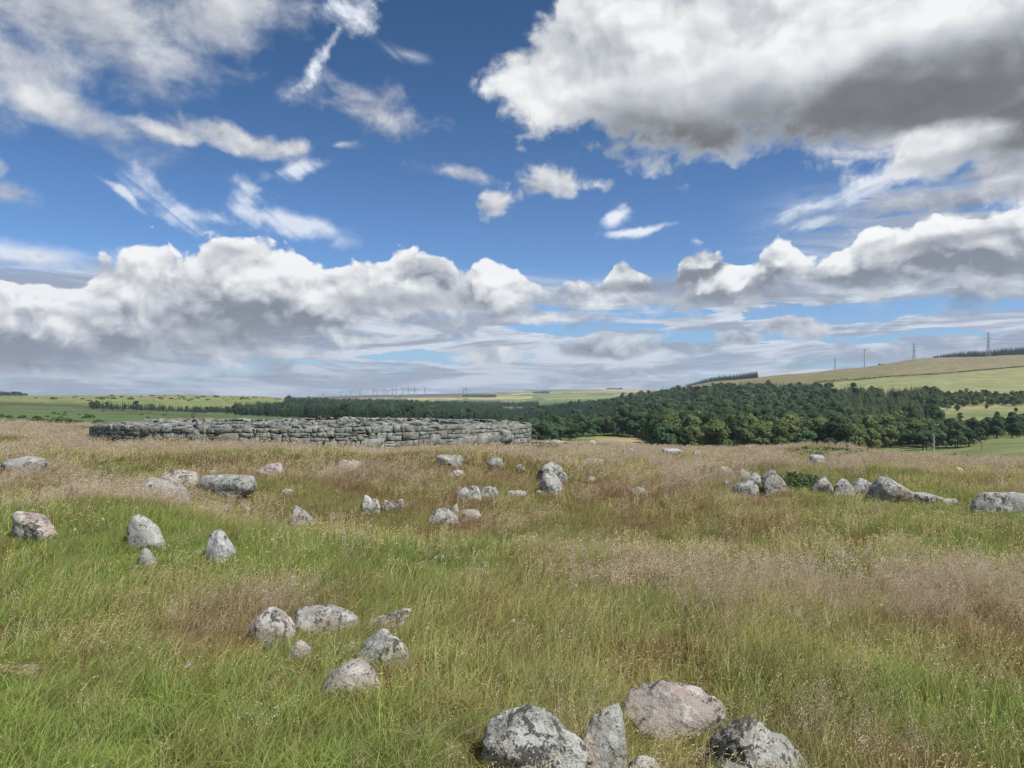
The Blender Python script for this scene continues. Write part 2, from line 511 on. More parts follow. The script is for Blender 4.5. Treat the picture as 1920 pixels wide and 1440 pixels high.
def ground(x, y):
    x = np.asarray(x, float); y = np.asarray(y, float)
    w = sstep(46, 62, y)
    yy = np.maximum(y, 46.0)
    s = x / yy
    fz = far_z(s, yy) + (fbm(x / 60, y / 60, 8, 4) - 0.5) * 5.0 * sstep(90, 500, y) * (1 + 2 * sstep(1500, 6000, y))
    return near_z(x, y) * (1 - w) + fz * w


def hit(u, v):
    """where the ray through a photograph pixel meets the ground"""
    s, t = st(u, v)
    ys = np.concatenate([np.arange(2, 60, 0.05), np.arange(60, 400, 1.0), np.arange(400, 9000, 5.0)])
    zs = ground(ys * s, ys)
    below = (EYE + ys * t) <= zs
    k = int(np.argmax(below)) if below.any() else len(ys) - 1
    return ys[k] * s, ys[k]


def upix(x, y):
    return 960 + F * np.asarray(x) / np.asarray(y)


# ---------------------------------------------------------------- colours of the land (plain albedo, by what grows where)
def lerp3(c0, c1, w):
    w = np.asarray(w)[..., None]
    return c0 * (1 - w) + np.asarray(c1, float) * w


GREEN = np.array((0.205, 0.315, 0.075)); OLIVE = np.array((0.385, 0.39, 0.145)); STRAW = np.array((0.34, 0.285, 0.15))
PINK = np.array((0.310, 0.215, 0.150)); RUST = np.array((0.33, 0.205, 0.125)); BROWNG = np.array((0.37, 0.285, 0.165))


def moor_weights(x, y):
    """how much seed haze, rust and green grows at a place on the moor"""
    u = upix(x, np.maximum(y, 2.5))
    n1 = fbm(x / 3.0, y / 3.0, 11, 4, 0.6)
    n2 = fbm(x / 0.9, y / 0.9, 13, 3, 0.6)
    n3 = fbm(x / 7.0 + 5, y / 7.0, 17, 3)
    far = sstep(18.5, 22.5, y + (n1 - 0.5) * 5)
    pink = far * (0.62 + 1.5 * (n1 - 0.5))
    pink += sstep(0.54, 0.66, n1) * 0.65 * sstep(4, 7, y)
    spot = 1.05 * np.exp(-(((x + 1.95) / 0.70) ** 2 + ((y - 5.55) / 0.75) ** 2)) + 1.1 * np.exp(-(((x + 4.9) / 1.5) ** 2 + ((y - 10.0) / 1.5) ** 2)) + np.exp(-(((x - 1.65) / .4) ** 2 + ((y - 3.85) / .3) ** 2)) + .9 * np.exp(-(((x - .15) / .35) ** 2 + ((y - 3.7) / .25) ** 2))
    pink += spot
    pink += 1.1 * sstep(2.7, 3.5, x) * np.exp(-((y - 5.9) / .7) ** 2) + 0.9 * np.exp(-(((x - 1.7) / 1.4) ** 2 + ((y - 6.9) / 0.6) ** 2))
    bank = sstep(5.5, 2.5, x) * sstep(10.5, 12.5, y) * sstep(20, 18, y) * sstep(-8.5, -5.5, x)
    rust = bank * (1.0 + 1.0 * (n2 - 0.5)) + sstep(0.58, 0.70, n2) * 0.45
    rust += 0.9 * np.exp(-(((x + 1.9) / 0.8) ** 2 + ((y - 5.2) / 0.5) ** 2)) + 0.35 * sstep(0.6, 0.75, n3)
    gr = sstep(0.6, -2.4, x / np.maximum(y, 2.5) * 8) * sstep(15, 9, y) * 0.85 + .6 * np.exp(-(((x - .3) / 1.6) ** 2 + ((y - 10.5) / 1.2) ** 2)) + .6 * np.exp(-(((x - 2.6) / .8) ** 2 + ((y - 4.3) / .6) ** 2))
    gr += sstep(0.56, 0.66, fbm(x / 4.2 + 9, y / 4.2, 23, 3)) * 0.7
    gr += 0.9 * np.exp(-(((x - 8.5) / 4.5) ** 2 + ((y - 33) / 3.0) ** 2)) + 0.8 * np.exp(-(((x - 10.5) / 4) ** 2 + ((y - 21.0) / 2.6) ** 2))
    gr += 0.5 * np.exp(-(((x + 15.5) / 2.2) ** 2 + ((y - 27) / 2.5) ** 2))
    gr = gr * np.clip(1 - spot * 1.1, 0, 1)
    straw = sstep(0.0, 3.0, x) * sstep(15, 11, y) * (0.30 + 1.3 * (n3 - 0.45)) + sstep(0.52, 0.68, fbm(x / 2.1, y / 1.6 + 4, 29, 3)) * 0.5
    c = lambda a: np.clip(a, 0, 1)
    return c(pink), c(rust), c(gr), c(straw)


def moor_colour(x, y):
    pk, ru, gr, sw = moor_weights(x, y)
    n = fbm(x / 1.7, y / 1.7, 31, 3)
    c = GREEN + (OLIVE * 1.05 - GREEN) * sstep(.30, .70, n)[..., None]
    c = lerp3(c, OLIVE * 1.1, sw * 0.6)
    c = lerp3(c, BROWNG * 1.15, np.clip(pk * 0.6, 0, 1))
    c = lerp3(c, RUST, ru * 0.62)
    c = lerp3(c, GREEN * 1.15 + np.array((.03, .03, 0)), gr * 0.85)
    k = fbm(x / .55, y / .55, 77, 3)
    c = lerp3(c, RUST * 1.1, sstep(.56, .67, k) * .62 * (1 - gr * .7))
    c = lerp3(c, np.array((.36, .34, .14)), sstep(.44, .33, k) * .60)
    return c


def pv(v_pts, u):
    return np.interp(u, [p[0] for p in v_pts], [p[1] for p in v_pts])


def row_of(x, y, z):
    """picture row of a point (only used to read region borders off the photograph)"""
    t = (z - EYE) / y
    Z = (t * cos(PITCH) - sin(PITCH)) / (cos(PITCH) + t * sin(PITCH))
    return 720 - Z * F


HEDGE = [(1530, 719), (1600, 713), (1680, 706), (1760, 702), (1850, 694), (1930, 687), (2300, 665)]


def land_colour(x, y, z):
    """albedo of the distant land"""
    u = upix(x, y)
    n = fbm(x / 110, y / 110, 41, 4); m = fbm(x / 35, y / 35, 43, 4); st_ = fbm(x / 600, y / 90, 47, 3)
    past = np.array((0.088, 0.125, 0.055)); yellow = np.array((0.30, 0.30, 0.105)); brown = np.array((0.175, 0.155, 0.082))
    c = np.broadcast_to(past, x.shape + (3,)).copy()
    v = row_of(x, y, z)
    # left: near green slope, dark heather band, yellower hill
    L = sstep(1000, 900, u)
    c = lerp3(c, (0.20, 0.22, 0.075), L * sstep(950, 1300, y + (n - .5) * 300) * 0.85)
    c = lerp3(c, (0.26, 0.21, 0.095), L * sstep(1500, 1900, y) * sstep(0.48, 0.62, m) * 0.7)
    band = np.exp(-((v - pv([(0, 757), (130, 760), (260, 775), (400, 780)], u) - (m - .5) * 5) / 2.8) ** 2) * sstep(440, 340, u) * sstep(400, 700, y)
    c = lerp3(c, (0.070, 0.055, 0.036), band * 0.85)
    c = lerp3(c, (0.060, 0.090, 0.030), L * sstep(0.58, 0.66, m) * 0.6 * sstep(100, 200, y))
    # right: brown hill over a pale green field under the hedge
    R = sstep(1150, 1260, u) * sstep(800, 950, y) * sstep(3000, 2500, y)
    hv = pv(HEDGE, u)
    c = lerp3(c, brown, R)
    c = lerp3(c, (0.23, 0.19, 0.115), R * sstep(0.45, 0.62, st_) * 0.6)
    c = lerp3(c, (0.115, 0.125, 0.06), R * sstep(0.56, 0.66, m) * 0.5)
    crop = sstep(1520, 1545, u) * sstep(0.3, 1.5, v - hv) * sstep(600, 700, y)
    c = lerp3(c, (0.215, 0.222, 0.105), crop)
    # valley floor and lower right pasture
    low = sstep(1000, 1100, u) * sstep(700, 600, y)
    c = lerp3(c, (0.145, 0.168, 0.072), low)
    c = lerp3(c, (0.17, 0.20, 0.075), low * sstep(0.5, 0.6, m) * 0.6)
    stub = sstep(1110, 1120, u) * sstep(1230, 1215, u) * sstep(330, 345, y) * sstep(450, 430, y)
    c = lerp3(c, (0.28, 0.225, 0.135), stub)
    # far hills: a patchwork of fields and a heather moor
    D = sstep(2700, 3200, y)
    fx, fy = np.floor(x / 420 + 0.35 * np.sin(y / 900)), np.floor(y / 520 + 0.3 * np.sin(x / 700))
    h = _tab[fx.astype(int) & 255, fy.astype(int) & 255]
    pal = np.array([(0.24, 0.25, 0.085), (0.33, 0.29, 0.12), (0.13, 0.19, 0.065), (0.38, 0.33, 0.15), (0.17, 0.20, 0.08), (0.26, 0.20, 0.10)])
    fc = pal[(h * 6).astype(int) % 6]
    c = c * (1 - D[..., None]) + fc * D[..., None]
    ex, ey = x / 420 + 0.35 * np.sin(y / 900), y / 520 + 0.3 * np.sin(x / 700)
    bd = np.minimum(np.abs(ex - np.round(ex)) * 420, np.abs(ey - np.round(ey)) * 520)
    c = lerp3(c, (0.055, 0.075, 0.035), D * (bd < 26) * (_tab[(fx.astype(int) * 3) & 255, fy.astype(int) & 255] < .7) * .8)
    heath = D * sstep(5200, 5700, y) * sstep(960, 820, u) 
    c = lerp3(c, (0.085, 0.070, 0.075), heath)
    c = c * (0.82 + 0.36 * m)[..., None]
    return c


# ---------------------------------------------------------------- ground sheet
def soil_material(name, scale_near=True):
    m = bpy.data.materials.new(name)
    m.use_nodes = True
    n = NT(m.node_tree)
    b = m.node_tree.nodes['Principled BSDF']
    at = n.n('ShaderNodeAttribute', attribute_name='land')
    geo = n.n('ShaderNodeNewGeometry')
    a = n.noise(geo.outputs['Position'], 0.9, 6, 0.65, dim='3D')
    c = n.noise(geo.outputs['Position'], 0.035, 6, 0.65, dim='3D')
    k = (a - 0.5) * 0.7 + (c - 0.5) * 1.1 + 1.0
    col = n.mix(1.0, at.outputs['Color'], n.vec(k, k, k * 0.95), 'MULTIPLY')
    n.link(col, b.inputs['Base Color'])
    b.inputs['Roughness'].default_value = 0.95
    b.inputs['Specular IOR Level'].default_value = 0.1
    bp = n.n('ShaderNodeBump')
    bp.inputs['Strength'].default_value = 0.6
    bp.inputs['Distance'].default_value = 0.15
    n.link(a, bp.inputs['Height'])
    n.link(bp.outputs[0], b.inputs['Normal'])
    return m


def build_ground():
    rows = np.concatenate([np.arange(-30, 2, 1.0), np.arange(2, 62, 0.25), 62 * 1.0165 ** np.arange(0, 308)])
    ncol = 760
    tau = np.linspace(-1, 1, ncol)
    tau = tau * (0.75 + 0.25 * tau ** 2)
    W = 26 + 1.30 * np.maximum(rows, 0)
    x = W[:, None] * tau[None, :]
    y = np.broadcast_to(rows[:, None], x.shape)
    z = ground(x, y)
    V = np.stack([x, y, z], -1).reshape(-1, 3)
    nr = len(rows)
    i = np.arange(nr - 1)[:, None] * ncol + np.arange(ncol - 1)[None, :]
    f = np.stack([i, i + 1, i + 1 + ncol, i + ncol], -1).reshape(-1, 4)
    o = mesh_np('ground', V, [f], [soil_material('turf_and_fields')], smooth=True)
    w = sstep(50, 75, y)[..., None]
    yy = np.maximum(y, 5.0)
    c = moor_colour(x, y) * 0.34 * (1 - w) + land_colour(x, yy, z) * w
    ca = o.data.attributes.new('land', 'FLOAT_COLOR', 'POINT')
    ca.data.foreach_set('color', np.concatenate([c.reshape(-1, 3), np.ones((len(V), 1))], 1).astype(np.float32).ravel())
    tag(o, kind='structure')
    return o


build_ground()
# ---------------------------------------------------------------- boulders
def granite(name, base=(0.27, 0.27, 0.25), pale=(0.385, 0.39, 0.365), dark=(0.045, 0.045, 0.042), warm=(0.31, 0.25, 0.20), attr=None, sc_=1.0, dk=0.555, obj_coords=True):
    m = bpy.data.materials.new(name)
    m.use_nodes = True
    n = NT(m.node_tree)
    b = m.node_tree.nodes['Principled BSDF']
    tc = n.n('ShaderNodeTexCoord')
    oi = n.n('ShaderNodeObjectInfo')
    ad = n.n('ShaderNodeVectorMath', operation='MULTIPLY_ADD')
    n.link(n.vec(X(n, oi.outputs['Random']), X(n, oi.outputs['Random']) * 3.0, X(n, oi.outputs['Random']) * 7.0), ad.inputs[0])
    ad.inputs[1].default_value = (31, 17, 11)
    n.link(tc.outputs['Object'], ad.inputs[2])
    P = ad.outputs[0]
    nz = lambda s, d=6, r=0.62, di=0.3: n.noise(P, s * sc_, d, r, di, dim='3D')
    big, mid, fine = nz(2.2), nz(7.0), nz(38.0, 4, 0.7)
    rnd = X(n, oi.outputs['Random'])
    c = n.mix(n.smooth(big, 0.38, 0.62), base, tuple(q * 0.72 for q in base))
    c = n.mix(n.smooth(mid + (fine - 0.5) * 0.5 + (big - 0.5) * 0.5, 0.48, 0.54) * 0.9, c, pale)                 # pale crustose lichen
    c = n.mix(n.smooth(nz(3.6, 5, 0.6) * 1.0 + (big - 0.5) * 0.6 + (rnd - 0.5) * 0.10, 0.56, 0.66) * 0.55, c, warm)    # reddish bare stone
    c = n.mix(n.smooth(nz(11.0, 6, 0.72, 0.8) + (fine - 0.5) * 0.6 + (big - 0.5) * 0.5, dk, dk + 0.035) * 0.9, c, dark)              # black lichen
    c = n.mix(n.smooth(n.voro(P, 46 * sc_, dim='3D'), 0.20, 0.10) * n.smooth(mid, 0.45, 0.6) * 0.6, c, (0.52, 0.54, 0.50))
    c = n.mix(n.smooth(fine, 0.60, 0.72) * 0.6, c, (0.06, 0.055, 0.05))
    if attr:
        at = n.n('ShaderNodeAttribute', attribute_name=attr)
        c = n.mix(1.0, c, at.outputs['Color'], 'MULTIPLY')
    n.link(c, b.inputs['Base Color'])
    b.inputs['Roughness'].default_value = 0.9
    b.inputs['Specular IOR Level'].default_value = 0.2
    bp = n.n('ShaderNodeBump')
    bp.inputs['Strength'].default_value = 0.9
    bp.inputs['Distance'].default_value = 0.03
    n.link(mid * 0.9 + fine * 0.5 + nz(16.0, 5) * 0.7, bp.inputs['Height'])
    n.link(bp.outputs[0], b.inputs['Normal'])
    return m


M_GRANITE = granite('lichened_granite')
M_GRANITE_DARK = granite('dark_blotched_granite', base=(0.27, 0.27, 0.25), pale=(0.38, 0.385, 0.36), dk=0.525)
M_GRANITE_PINK = granite('pinkish_granite', base=(0.30, 0.265, 0.24), pale=(0.42, 0.40, 0.375), warm=(0.33, 0.24, 0.20))
M_GRANITE_OCHRE = granite('ochre_lichened_rock', base=(0.34, 0.20, 0.10), pale=(0.40, 0.33, 0.24), warm=(0.42, 0.22, 0.05))
M_GRANITE_PALE = granite('pale_granite', base=(0.34, 0.345, 0.33), pale=(0.46, 0.465, 0.44), dk=0.555)


def ico_dirs(sub):
    import bmesh
    bm = bmesh.new()
    bmesh.ops.create_icosphere(bm, subdivisions=sub, radius=1)
    V = np.array([v.co[:] for v in bm.verts])
    Fc = np.array([[v.index for v in f.verts] for f in bm.faces])
    bm.free()
    return V, Fc


ICO = {k: ico_dirs(k) for k in (3, 4, 5)}


def rock_verts(sub, seed, w, d, h, flat=0.0, skew=0.0, skew_y=0.0, k=13, rough=1.15, nplanes=11, taper=0.0, cuts=()):
    r = np.random.default_rng(seed)
    D, Fc = ICO[sub]
    P = r.normal(size=(nplanes, 3))
    P /= np.linalg.norm(P, axis=1)[:, None]
    dist = r.uniform(0.62, 1.0, nplanes)
    P = np.vstack([P, [[0, 0, 1], [1, 0, 0.2], [-1, 0, 0.2], [0, -1, 0.3], [0, 1, 0.3], [0, 0, -1]]])
    P /= np.linalg.norm(P, axis=1)[:, None]
    dist = np.concatenate([dist, [1.0 - 0.55 * flat, 1.0, 1.0, 0.95, 0.95, 0.9]])
    extra = [(0, -.55, .84, .80)] + list(cuts)
    E_ = np.array(extra, float)
    P = np.vstack([P, E_[:, :3] / np.linalg.norm(E_[:, :3], axis=1)[:, None]])
    dist = np.concatenate([dist, E_[:, 3]])
    q = np.clip(D @ P.T, 0, None) / dist
    rad = (q ** k).sum(1) ** (-1.0 / k)
    V = D * rad[:, None]
    for i in range(len(V)):
        p = Vector(V[i]) + Vector((seed * 3.1, seed * 1.7, 0))
        a = mnoise.fractal(p * 1.6, 0.8, 2.1, 3) * 0.085 + mnoise.fractal(p * 5.0, 0.6, 2.2, 4) * 0.045
        if sub > 3:
            a -= max(0.0, 0.045 - abs(mnoise.noise(p * 2.6))) * 1.1          # seams
        V[i] *= 1 + a * rough
    lo, hi = V.min(0), V.max(0)
    V = (V - (lo + hi) / 2) / (hi - lo)                      # unit box
    V[:, 0] *= w
    V[:, 1] *= d
    V[:, 2] = (V[:, 2] + 0.5) * h * 1.5 - h * 0.5
    tz = np.clip(V[:, 2] / h, 0, 1)[:, None]
    V[:, :2] *= 1 - taper * tz ** 1.3
    V[:, 0] += skew * V[:, 2]
    V[:, 1] += skew_y * V[:, 2]
    return V, Fc


GRP = 'granite boulders lying about the moor'
#  u, top, base, width, options, label
ROCKS = [
 (45, 854, 884, 82, dict(s=1, c=[(-0.5,-0.2,0.8,0.83),(0.6,0,0.8,0.83)], flat=.2, sk=.1), 'rounded grey boulder alone in tan grass at the far left edge'),
 (-6, 866, 882, 22, dict(s=2), 'sliver of boulder cut off by the left edge of the photo'),
 (342, 881, 906, 66, dict(s=3, c=[(0.45,-0.3,0.85,0.65)], sk=-.5, m='p'), 'rock with pale top and pinkish slope just behind the leaning boulder'),
 (309, 895, 937, 78, dict(s=4, c=[(0.55,-0.2,0.8,0.65)], sk=-.35), 'grey boulder sloping down to the right in front of the pinkish slope rock'),
 (427, 890, 930, 95, dict(s=5, flat=.75, k=14), 'large flat topped block, biggest stone on the left bank'),
 (401, 881, 893, 18, dict(s=6), 'small stone peeping out just behind the large flat topped block'),
 (510, 867, 892, 44, dict(s=7, m='p'), 'dull peaked rock half sunk in brown grass right of the flat topped block'),
 (73, 957, 1002, 90, dict(s=8, c=[(0.62,-0.2,0.77,0.52)], sk=-.7, m='p'), 'grey and pink rock peaked on its left side near the left edge'),
 (277, 965, 1020, 62, dict(s=9, c=[(0.65,-0.2,0.75,0.52)], sk=-.55), 'long grey rock slanting down to the right in seeding grass'),
 (278, 1028, 1062, 40, dict(s=10, c=[(0.5,-0.2,0.8,0.7)]), 'stubby grey stone directly below the long slanting rock'),
 (410, 993, 1047, 48, dict(s=11, c=[(-0.55,-0.5,0.7,0.65)], flat=.3, sk=.15, k=16, m='l'), 'upright angular stone with a bright right face and black left face'),
 (424, 946, 959, 18, dict(s=12, m='p'), 'tiny pinkish stone below the large flat topped block'),
 (461, 950, 963, 14, dict(s=13, m='l'), 'tiny whitish stone right of the tiny pinkish one'),
 (571, 948, 981, 34, dict(s=14, c=[(0.7,0,0.7,0.52)], sk=-.7), 'narrow grey stone leaning left alone in the brown bank grass'),
 (373, 1030, 1046, 11, dict(s=15, m='l'), 'tiny pale stone just left below the bright faced upright stone'),
 (538, 917, 927, 18, dict(s=16, m='p'), 'small flat stone showing through brown grass right of the flat topped block'),
 (622, 962, 972, 14, dict(s=17, m='p'), 'faint reddish stone low in the grass right of the narrow leaning stone'),
 (656, 862, 879, 34, dict(s=18, m='p'), 'brownish stone overgrown by grass below the middle of the round wall'),
 (847, 852, 873, 46, dict(s=19, flat=.55, sk=-.5), 'wedge shaped slab below the right part of the round wall'),
 (853, 881, 894, 27, dict(s=20, m='l'), 'small pale stone just below the wedge shaped slab'),
 (926, 855, 873, 29, dict(s=21, m='d'), 'dark round stone right of the wedge shaped slab'),
 (976, 870, 881, 17, dict(s=22), 'small grey stone between the dark round stone and the stacked pair'),
 (1037, 866, 897, 50, dict(s=23, sk=-.25, k=14, m='d'), 'upper stone of the stacked pair, split by a dark crack'),
 (1033, 886, 920, 38, dict(s=24, flat=.3), 'lower stone of the stacked pair at the foot of the bank'),
 (686, 928, 958, 20, dict(s=25, m='l', k=14), 'white stone blotched with black at the foot of the bank'),
 (702, 935, 959, 18, dict(s=26, m='d'), 'dark stone leaning against the black and white blotched stone'),
 (731, 938, 956, 24, dict(s=27, m='p'), 'left one of two reddish stones right of the black and white stone'),
 (747, 936, 953, 18, dict(s=28, m='p'), 'right one of two reddish stones right of the black and white stone'),
 (635, 919, 927, 10, dict(s=29, m='l'), 'very small white stone left above the black and white blotched stone'),
 (762, 919, 925, 11, dict(s=30, m='l'), 'very small white stone right above the two reddish stones'),
 (867, 913, 936, 23, dict(s=31, sk=.4), 'left stone of the cluster of three tucked under the turf edge'),
 (888, 910, 935, 24, dict(s=32, m='l', k=14), 'middle and tallest stone of the cluster of three under the turf edge'),
 (916, 912, 932, 29, dict(s=33), 'right stone of the cluster of three under the turf edge'),
 (832, 952, 981, 52, dict(s=34, c=[(0.6,-0.2,0.7,0.68),(-0.6,-0.2,0.7,0.73)], sk=.2), 'pointed grey green boulder in front of the small pale upright stone'),
 (852, 944, 963, 15, dict(s=35, m='l'), 'small pale upright stone behind the pointed grey green boulder'),
 (880, 956, 971, 45, dict(s=36, flat=.5, m='p'), 'low flat pinkish slab right of the small pale upright stone'),
 (967, 919, 931, 32, dict(s=37, flat=.6, m='p'), 'low slab nearly covered by grass left of the stacked pair foot'),
 (1012, 919, 927, 12, dict(s=38, m='p'), 'tiny stone at the left foot of the stacked pair'),
 (1200, 912, 927, 19, dict(s=39, m='l'), 'small pale stone with a dark left side alone in mid field'),
 (1189, 916, 926, 9, dict(s=40, m='p'), 'tiny reddish stone touching the small pale stone in mid field'),
 (1112, 859, 868, 32, dict(s=41, flat=.7), 'thin flat slab lying in tan grass left of the stone plinth'),
 (1107, 892, 903, 13, dict(s=42, m='p'), 'faint pinkish stone right of the stacked pair'),
 (1169, 842, 853, 12, dict(s=43, m='d'), 'small dark stone touching the left of the crest boulder'),
 (1183, 839, 855, 24, dict(s=44, m='d', k=14), 'lumpy boulder on the crest left of the stone plinth'),
 (1306, 845, 854, 16, dict(s=45), 'small grey stone on the crest right of the stone plinth'),
 (1357, 874, 889, 20, dict(s=46), 'left top stone of the scatter at the start of the boulder row'),
 (1368, 880, 889, 11, dict(s=47, m='l'), 'little pale stone touching the left top stone of the scatter'),
 (1366, 900, 911, 13, dict(s=48), 'small stone below the scatter at the start of the boulder row'),
 (1305, 901, 909, 10, dict(s=49), 'tiny stone left of the scatter at the start of the boulder row'),
 (1398, 880, 897, 24, dict(s=50), 'rounded stone behind the dark roof shaped stone'),
 (1412, 885, 907, 33, dict(s=51, c=[(0.65,-0.3,0.7,0.63),(-0.65,-0.3,0.7,0.63)], sk=.3, k=16, m='d'), 'dark roof shaped stone near the left end of the boulder row'),
 (1400, 900, 926, 48, dict(s=52, c=[(-0.6,-0.2,0.77,0.6)], sk=.3, flat=.3), 'low wedge boulder in front of the dark roof shaped stone'),
 (1453, 881, 920, 42, dict(s=53, c=[(0.65,-0.2,0.7,0.68),(-0.65,-0.2,0.7,0.68)], k=12, m='p'), 'tall peaked boulder left of the green bush'),
 (1541, 894, 920, 40, dict(s=54, c=[(0.6,-0.2,0.77,0.65)], m='p'), 'boulder directly right of the green bush'),
 (1583, 897, 925, 48, dict(s=55, c=[(0.5,0,0.86,0.78),(-0.5,0,0.86,0.78)], flat=.2), 'broad rounded boulder left of the pale domed one in the row'),
 (1616, 896, 923, 40, dict(s=56, c=[(0.5,0,0.86,0.73),(-0.6,0,0.8,0.78)], flat=.1), 'pale domed boulder left of the biggest peaked boulder in the row'),
 (1674, 892, 934, 80, dict(s=57, c=[(0.6,-0.2,0.77,0.63),(-0.75,-0.2,0.6,0.83)], sk=-.55, k=12), 'biggest boulder of the right hand row, peaked with a long right slope'),
 (1737, 924, 943, 50, dict(s=58, c=[(0.3,-0.1,0.9,0.6)], flat=.6), 'low flat boulder right of the biggest peaked boulder'),
 (1775, 934, 946, 30, dict(s=59, flat=.3), 'low rock at the right end of the row before the gap'),
 (1856, 922, 957, 64, dict(s=60, flat=.7, k=16), 'blocky square topped boulder right of the gap in the row'),
 (1912, 922, 958, 62, dict(s=61, flat=.3), 'boulder cut by the right edge of the photo beside the blocky one'),
 (1532, 852, 869, 26, dict(s=62, flat=.5, k=14, m='l'), 'pale squarish boulder alone beside the grassy mound'),
 (1800, 876, 887, 16, dict(s=63, m='l'), 'small pale stone on the tan slope at the right'),
 (1410, 848, 852, 10, dict(s=64, m='l'), 'tiny pale stone on the crest between the plinth and the mound'),
 (515, 1138, 1200, 88, dict(s=65, c=[(0.5,-0.2,0.8,0.73),(-0.6,-0.2,0.7,0.73)], m='p', sk=.1), 'pinkish boulder half veiled by seeding grass left of the wide boulder'),
 (610, 1137, 1186, 110, dict(s=66, c=[(0.5,-0.1,0.86,0.7)], flat=.3, sk=-.15), 'wide low boulder, topmost of the near left group'),
 (716, 1144, 1180, 66, dict(s=67, c=[(-0.6,-0.2,0.77,0.5)], sk=1.0, flat=.2), 'wedge shaped rock rising to the right beside the wide low boulder'),
 (722, 1183, 1243, 102, dict(s=68, c=[(-0.6,-0.2,0.7,0.6)], flat=.2, sk=.1), 'rounded grey boulder below the wedge shaped rock'),
 (557, 1199, 1242, 46, dict(s=69, c=[(0.6,-0.2,0.7,0.63),(-0.6,-0.2,0.7,0.63)], m='p'), 'small pinkish peaked stone below the veiled pinkish boulder'),
 (655, 1241, 1302, 110, dict(s=70, c=[(-0.5,-0.2,0.8,0.73),(0.5,-0.2,0.8,0.73)], m='p', flat=.1, sk=-.1), 'lowest boulder of the near left group with rusty stems across it'),
 (882, 1366, 1388, 44, dict(s=71, m='l', flat=.4), 'small whitish stone almost lost in grass left of the bottom boulders'),
 (1004, 1321, 1455, 178, dict(s=72, c=[(-0.35,-0.5,0.8,0.72)], flat=.1, sk=-.1), 'big boulder behind dry grass left of the upright stone at the bottom'),
 (1131, 1325, 1460, 92, dict(s=73, c=[(-0.45,0,0.89,0.96)], k=8, sk=.0, m='d'), 'tall upright stone with a bright right edge at the bottom centre'),
 (1208, 1421, 1470, 70, dict(s=74), 'low stone at the foot of the upright stone, cut by the bottom edge'),
 (1268, 1277, 1378, 190, dict(s=75, c=[(-0.45,-0.45,0.8,0.68),(0.5,-0.3,0.83,0.75)], k=13, sk=-.1, flat=.1, m='p'), 'large angular boulder with a ridge, above the other bottom boulders'),
 (1419, 1350, 1468, 186, dict(s=76, c=[(-0.5,-0.5,0.7,0.88),(0.6,0,0.8,0.83)], k=8, sk=0, m='d'), 'large domed grey boulder with black lichen at the bottom right'),
 (1408, 1428, 1480, 104, dict(s=77, flat=.4), 'low stone in front of the large domed boulder at the bottom edge'),
 (40, 1250, 1270, 105, dict(s=78, flat=.7, m='o'), 'flat rock with orange lichen in green grass at the lower left edge'),
 (1025, 826, 836, 20, dict(s=79), 'leftmost rubble stone lying beyond the right end of the round wall'),
 (1043, 824, 836, 24, dict(s=80, m='d'), 'biggest rubble stone lying beyond the right end of the round wall'),
 (1062, 826, 835, 18, dict(s=81, m='p'), 'third rubble stone from the right end of the round wall'),
 (1078, 828, 835, 12, dict(s=82, m='l'), 'farthest rubble stone from the right end of the round wall'),
 (1110, 825, 834, 13, dict(s=83, m='l'), 'small pale stone on the crest between the rubble and the crest boulder'),
]
ROCK_FOOT = []                                   # x, y, half width, half depth: kept clear of tall grass


def build_rocks():
    mats = {None: M_GRANITE, 'd': M_GRANITE_DARK, 'p': M_GRANITE_PINK, 'o': M_GRANITE_OCHRE, 'l': M_GRANITE_PALE}
    for (u, vt, vb, wpx, o, label) in ROCKS:
        x0, y0 = hit(u, vb)
        x, y = hit(u, vb + min(0.085 * F / y0, 0.30 * (vb - vt)))
        w = wpx / F * y * (1.16 if wpx > 35 else 1.32)
        d = w * 0.66
        y += d * 0.44
        x = st(u, vb)[0] * y
        z0 = float(ground(x, y))
        h = max(EYE + y * st(u, vt)[1] - z0, 0.10 * w)
        sub = 5 if vb > 1120 else 4 if wpx > 35 or vb > 940 else 3
        V, Fc = rock_verts(sub, o['s'], w, d, h, o.get('flat', 0), o.get('sk', 0) * w / max(h, .1) * 0.35, 0, o.get('k', 11), taper=0.05 * (1 - o.get('flat', 0)), cuts=o.get('c', ()))
        ob = mesh_np('boulder', V, [Fc], [mats[o.get('m')]], smooth=sub == 5 or wpx > 60)
        ob.location = (x, y, z0)
        if sub == 5:
            pass
        tag(ob, label, 'boulder', GRP)
        ROCK_FOOT.append((x, y, w / 2, d / 2))


build_rocks()


# ---------------------------------------------------------------- ruined round wall of dry stone
def stone_template(seed):
    r = np.random.default_rng(seed)
    g = np.linspace(-1, 1, 4)
    idx, V = {}, []
    Fq = []
    def vid(p):
        k = tuple(np.round(p, 4))
        if k not in idx:
            idx[k] = len(V); V.append(k)
        return idx[k]
    for ax in range(3):
        for sgn in (-1, 1):
            a, b = [(1, 2), (2, 0), (0, 1)][ax]
            for i in range(3):
                for j in range(3):
                    q = []
                    for (di, dj) in ((0, 0), (1, 0), (1, 1), (0, 1)):
                        p = [0, 0, 0]; p[ax] = sgn; p[a] = g[i + di]; p[b] = g[j + dj]
                        q.append(vid(p))
                    Fq.append(q if sgn > 0 else q[::-1])
    V = np.array(V, float)
    V /= (np.abs(V) ** 9).sum(1)[:, None] ** (1 / 9.0)
    V[:, 0] += V[:, 2] * r.uniform(-.16, .16)
    V[:, 2] += V[:, 0] * r.uniform(-.14, .14)
    V[:, 0] *= 1 + V[:, 2] * r.uniform(-.12, .12)
    V += r.normal(0, 0.10, V.shape)
    return V, np.array(Fq)


TEMPL = [stone_template(s) for s in range(14)]


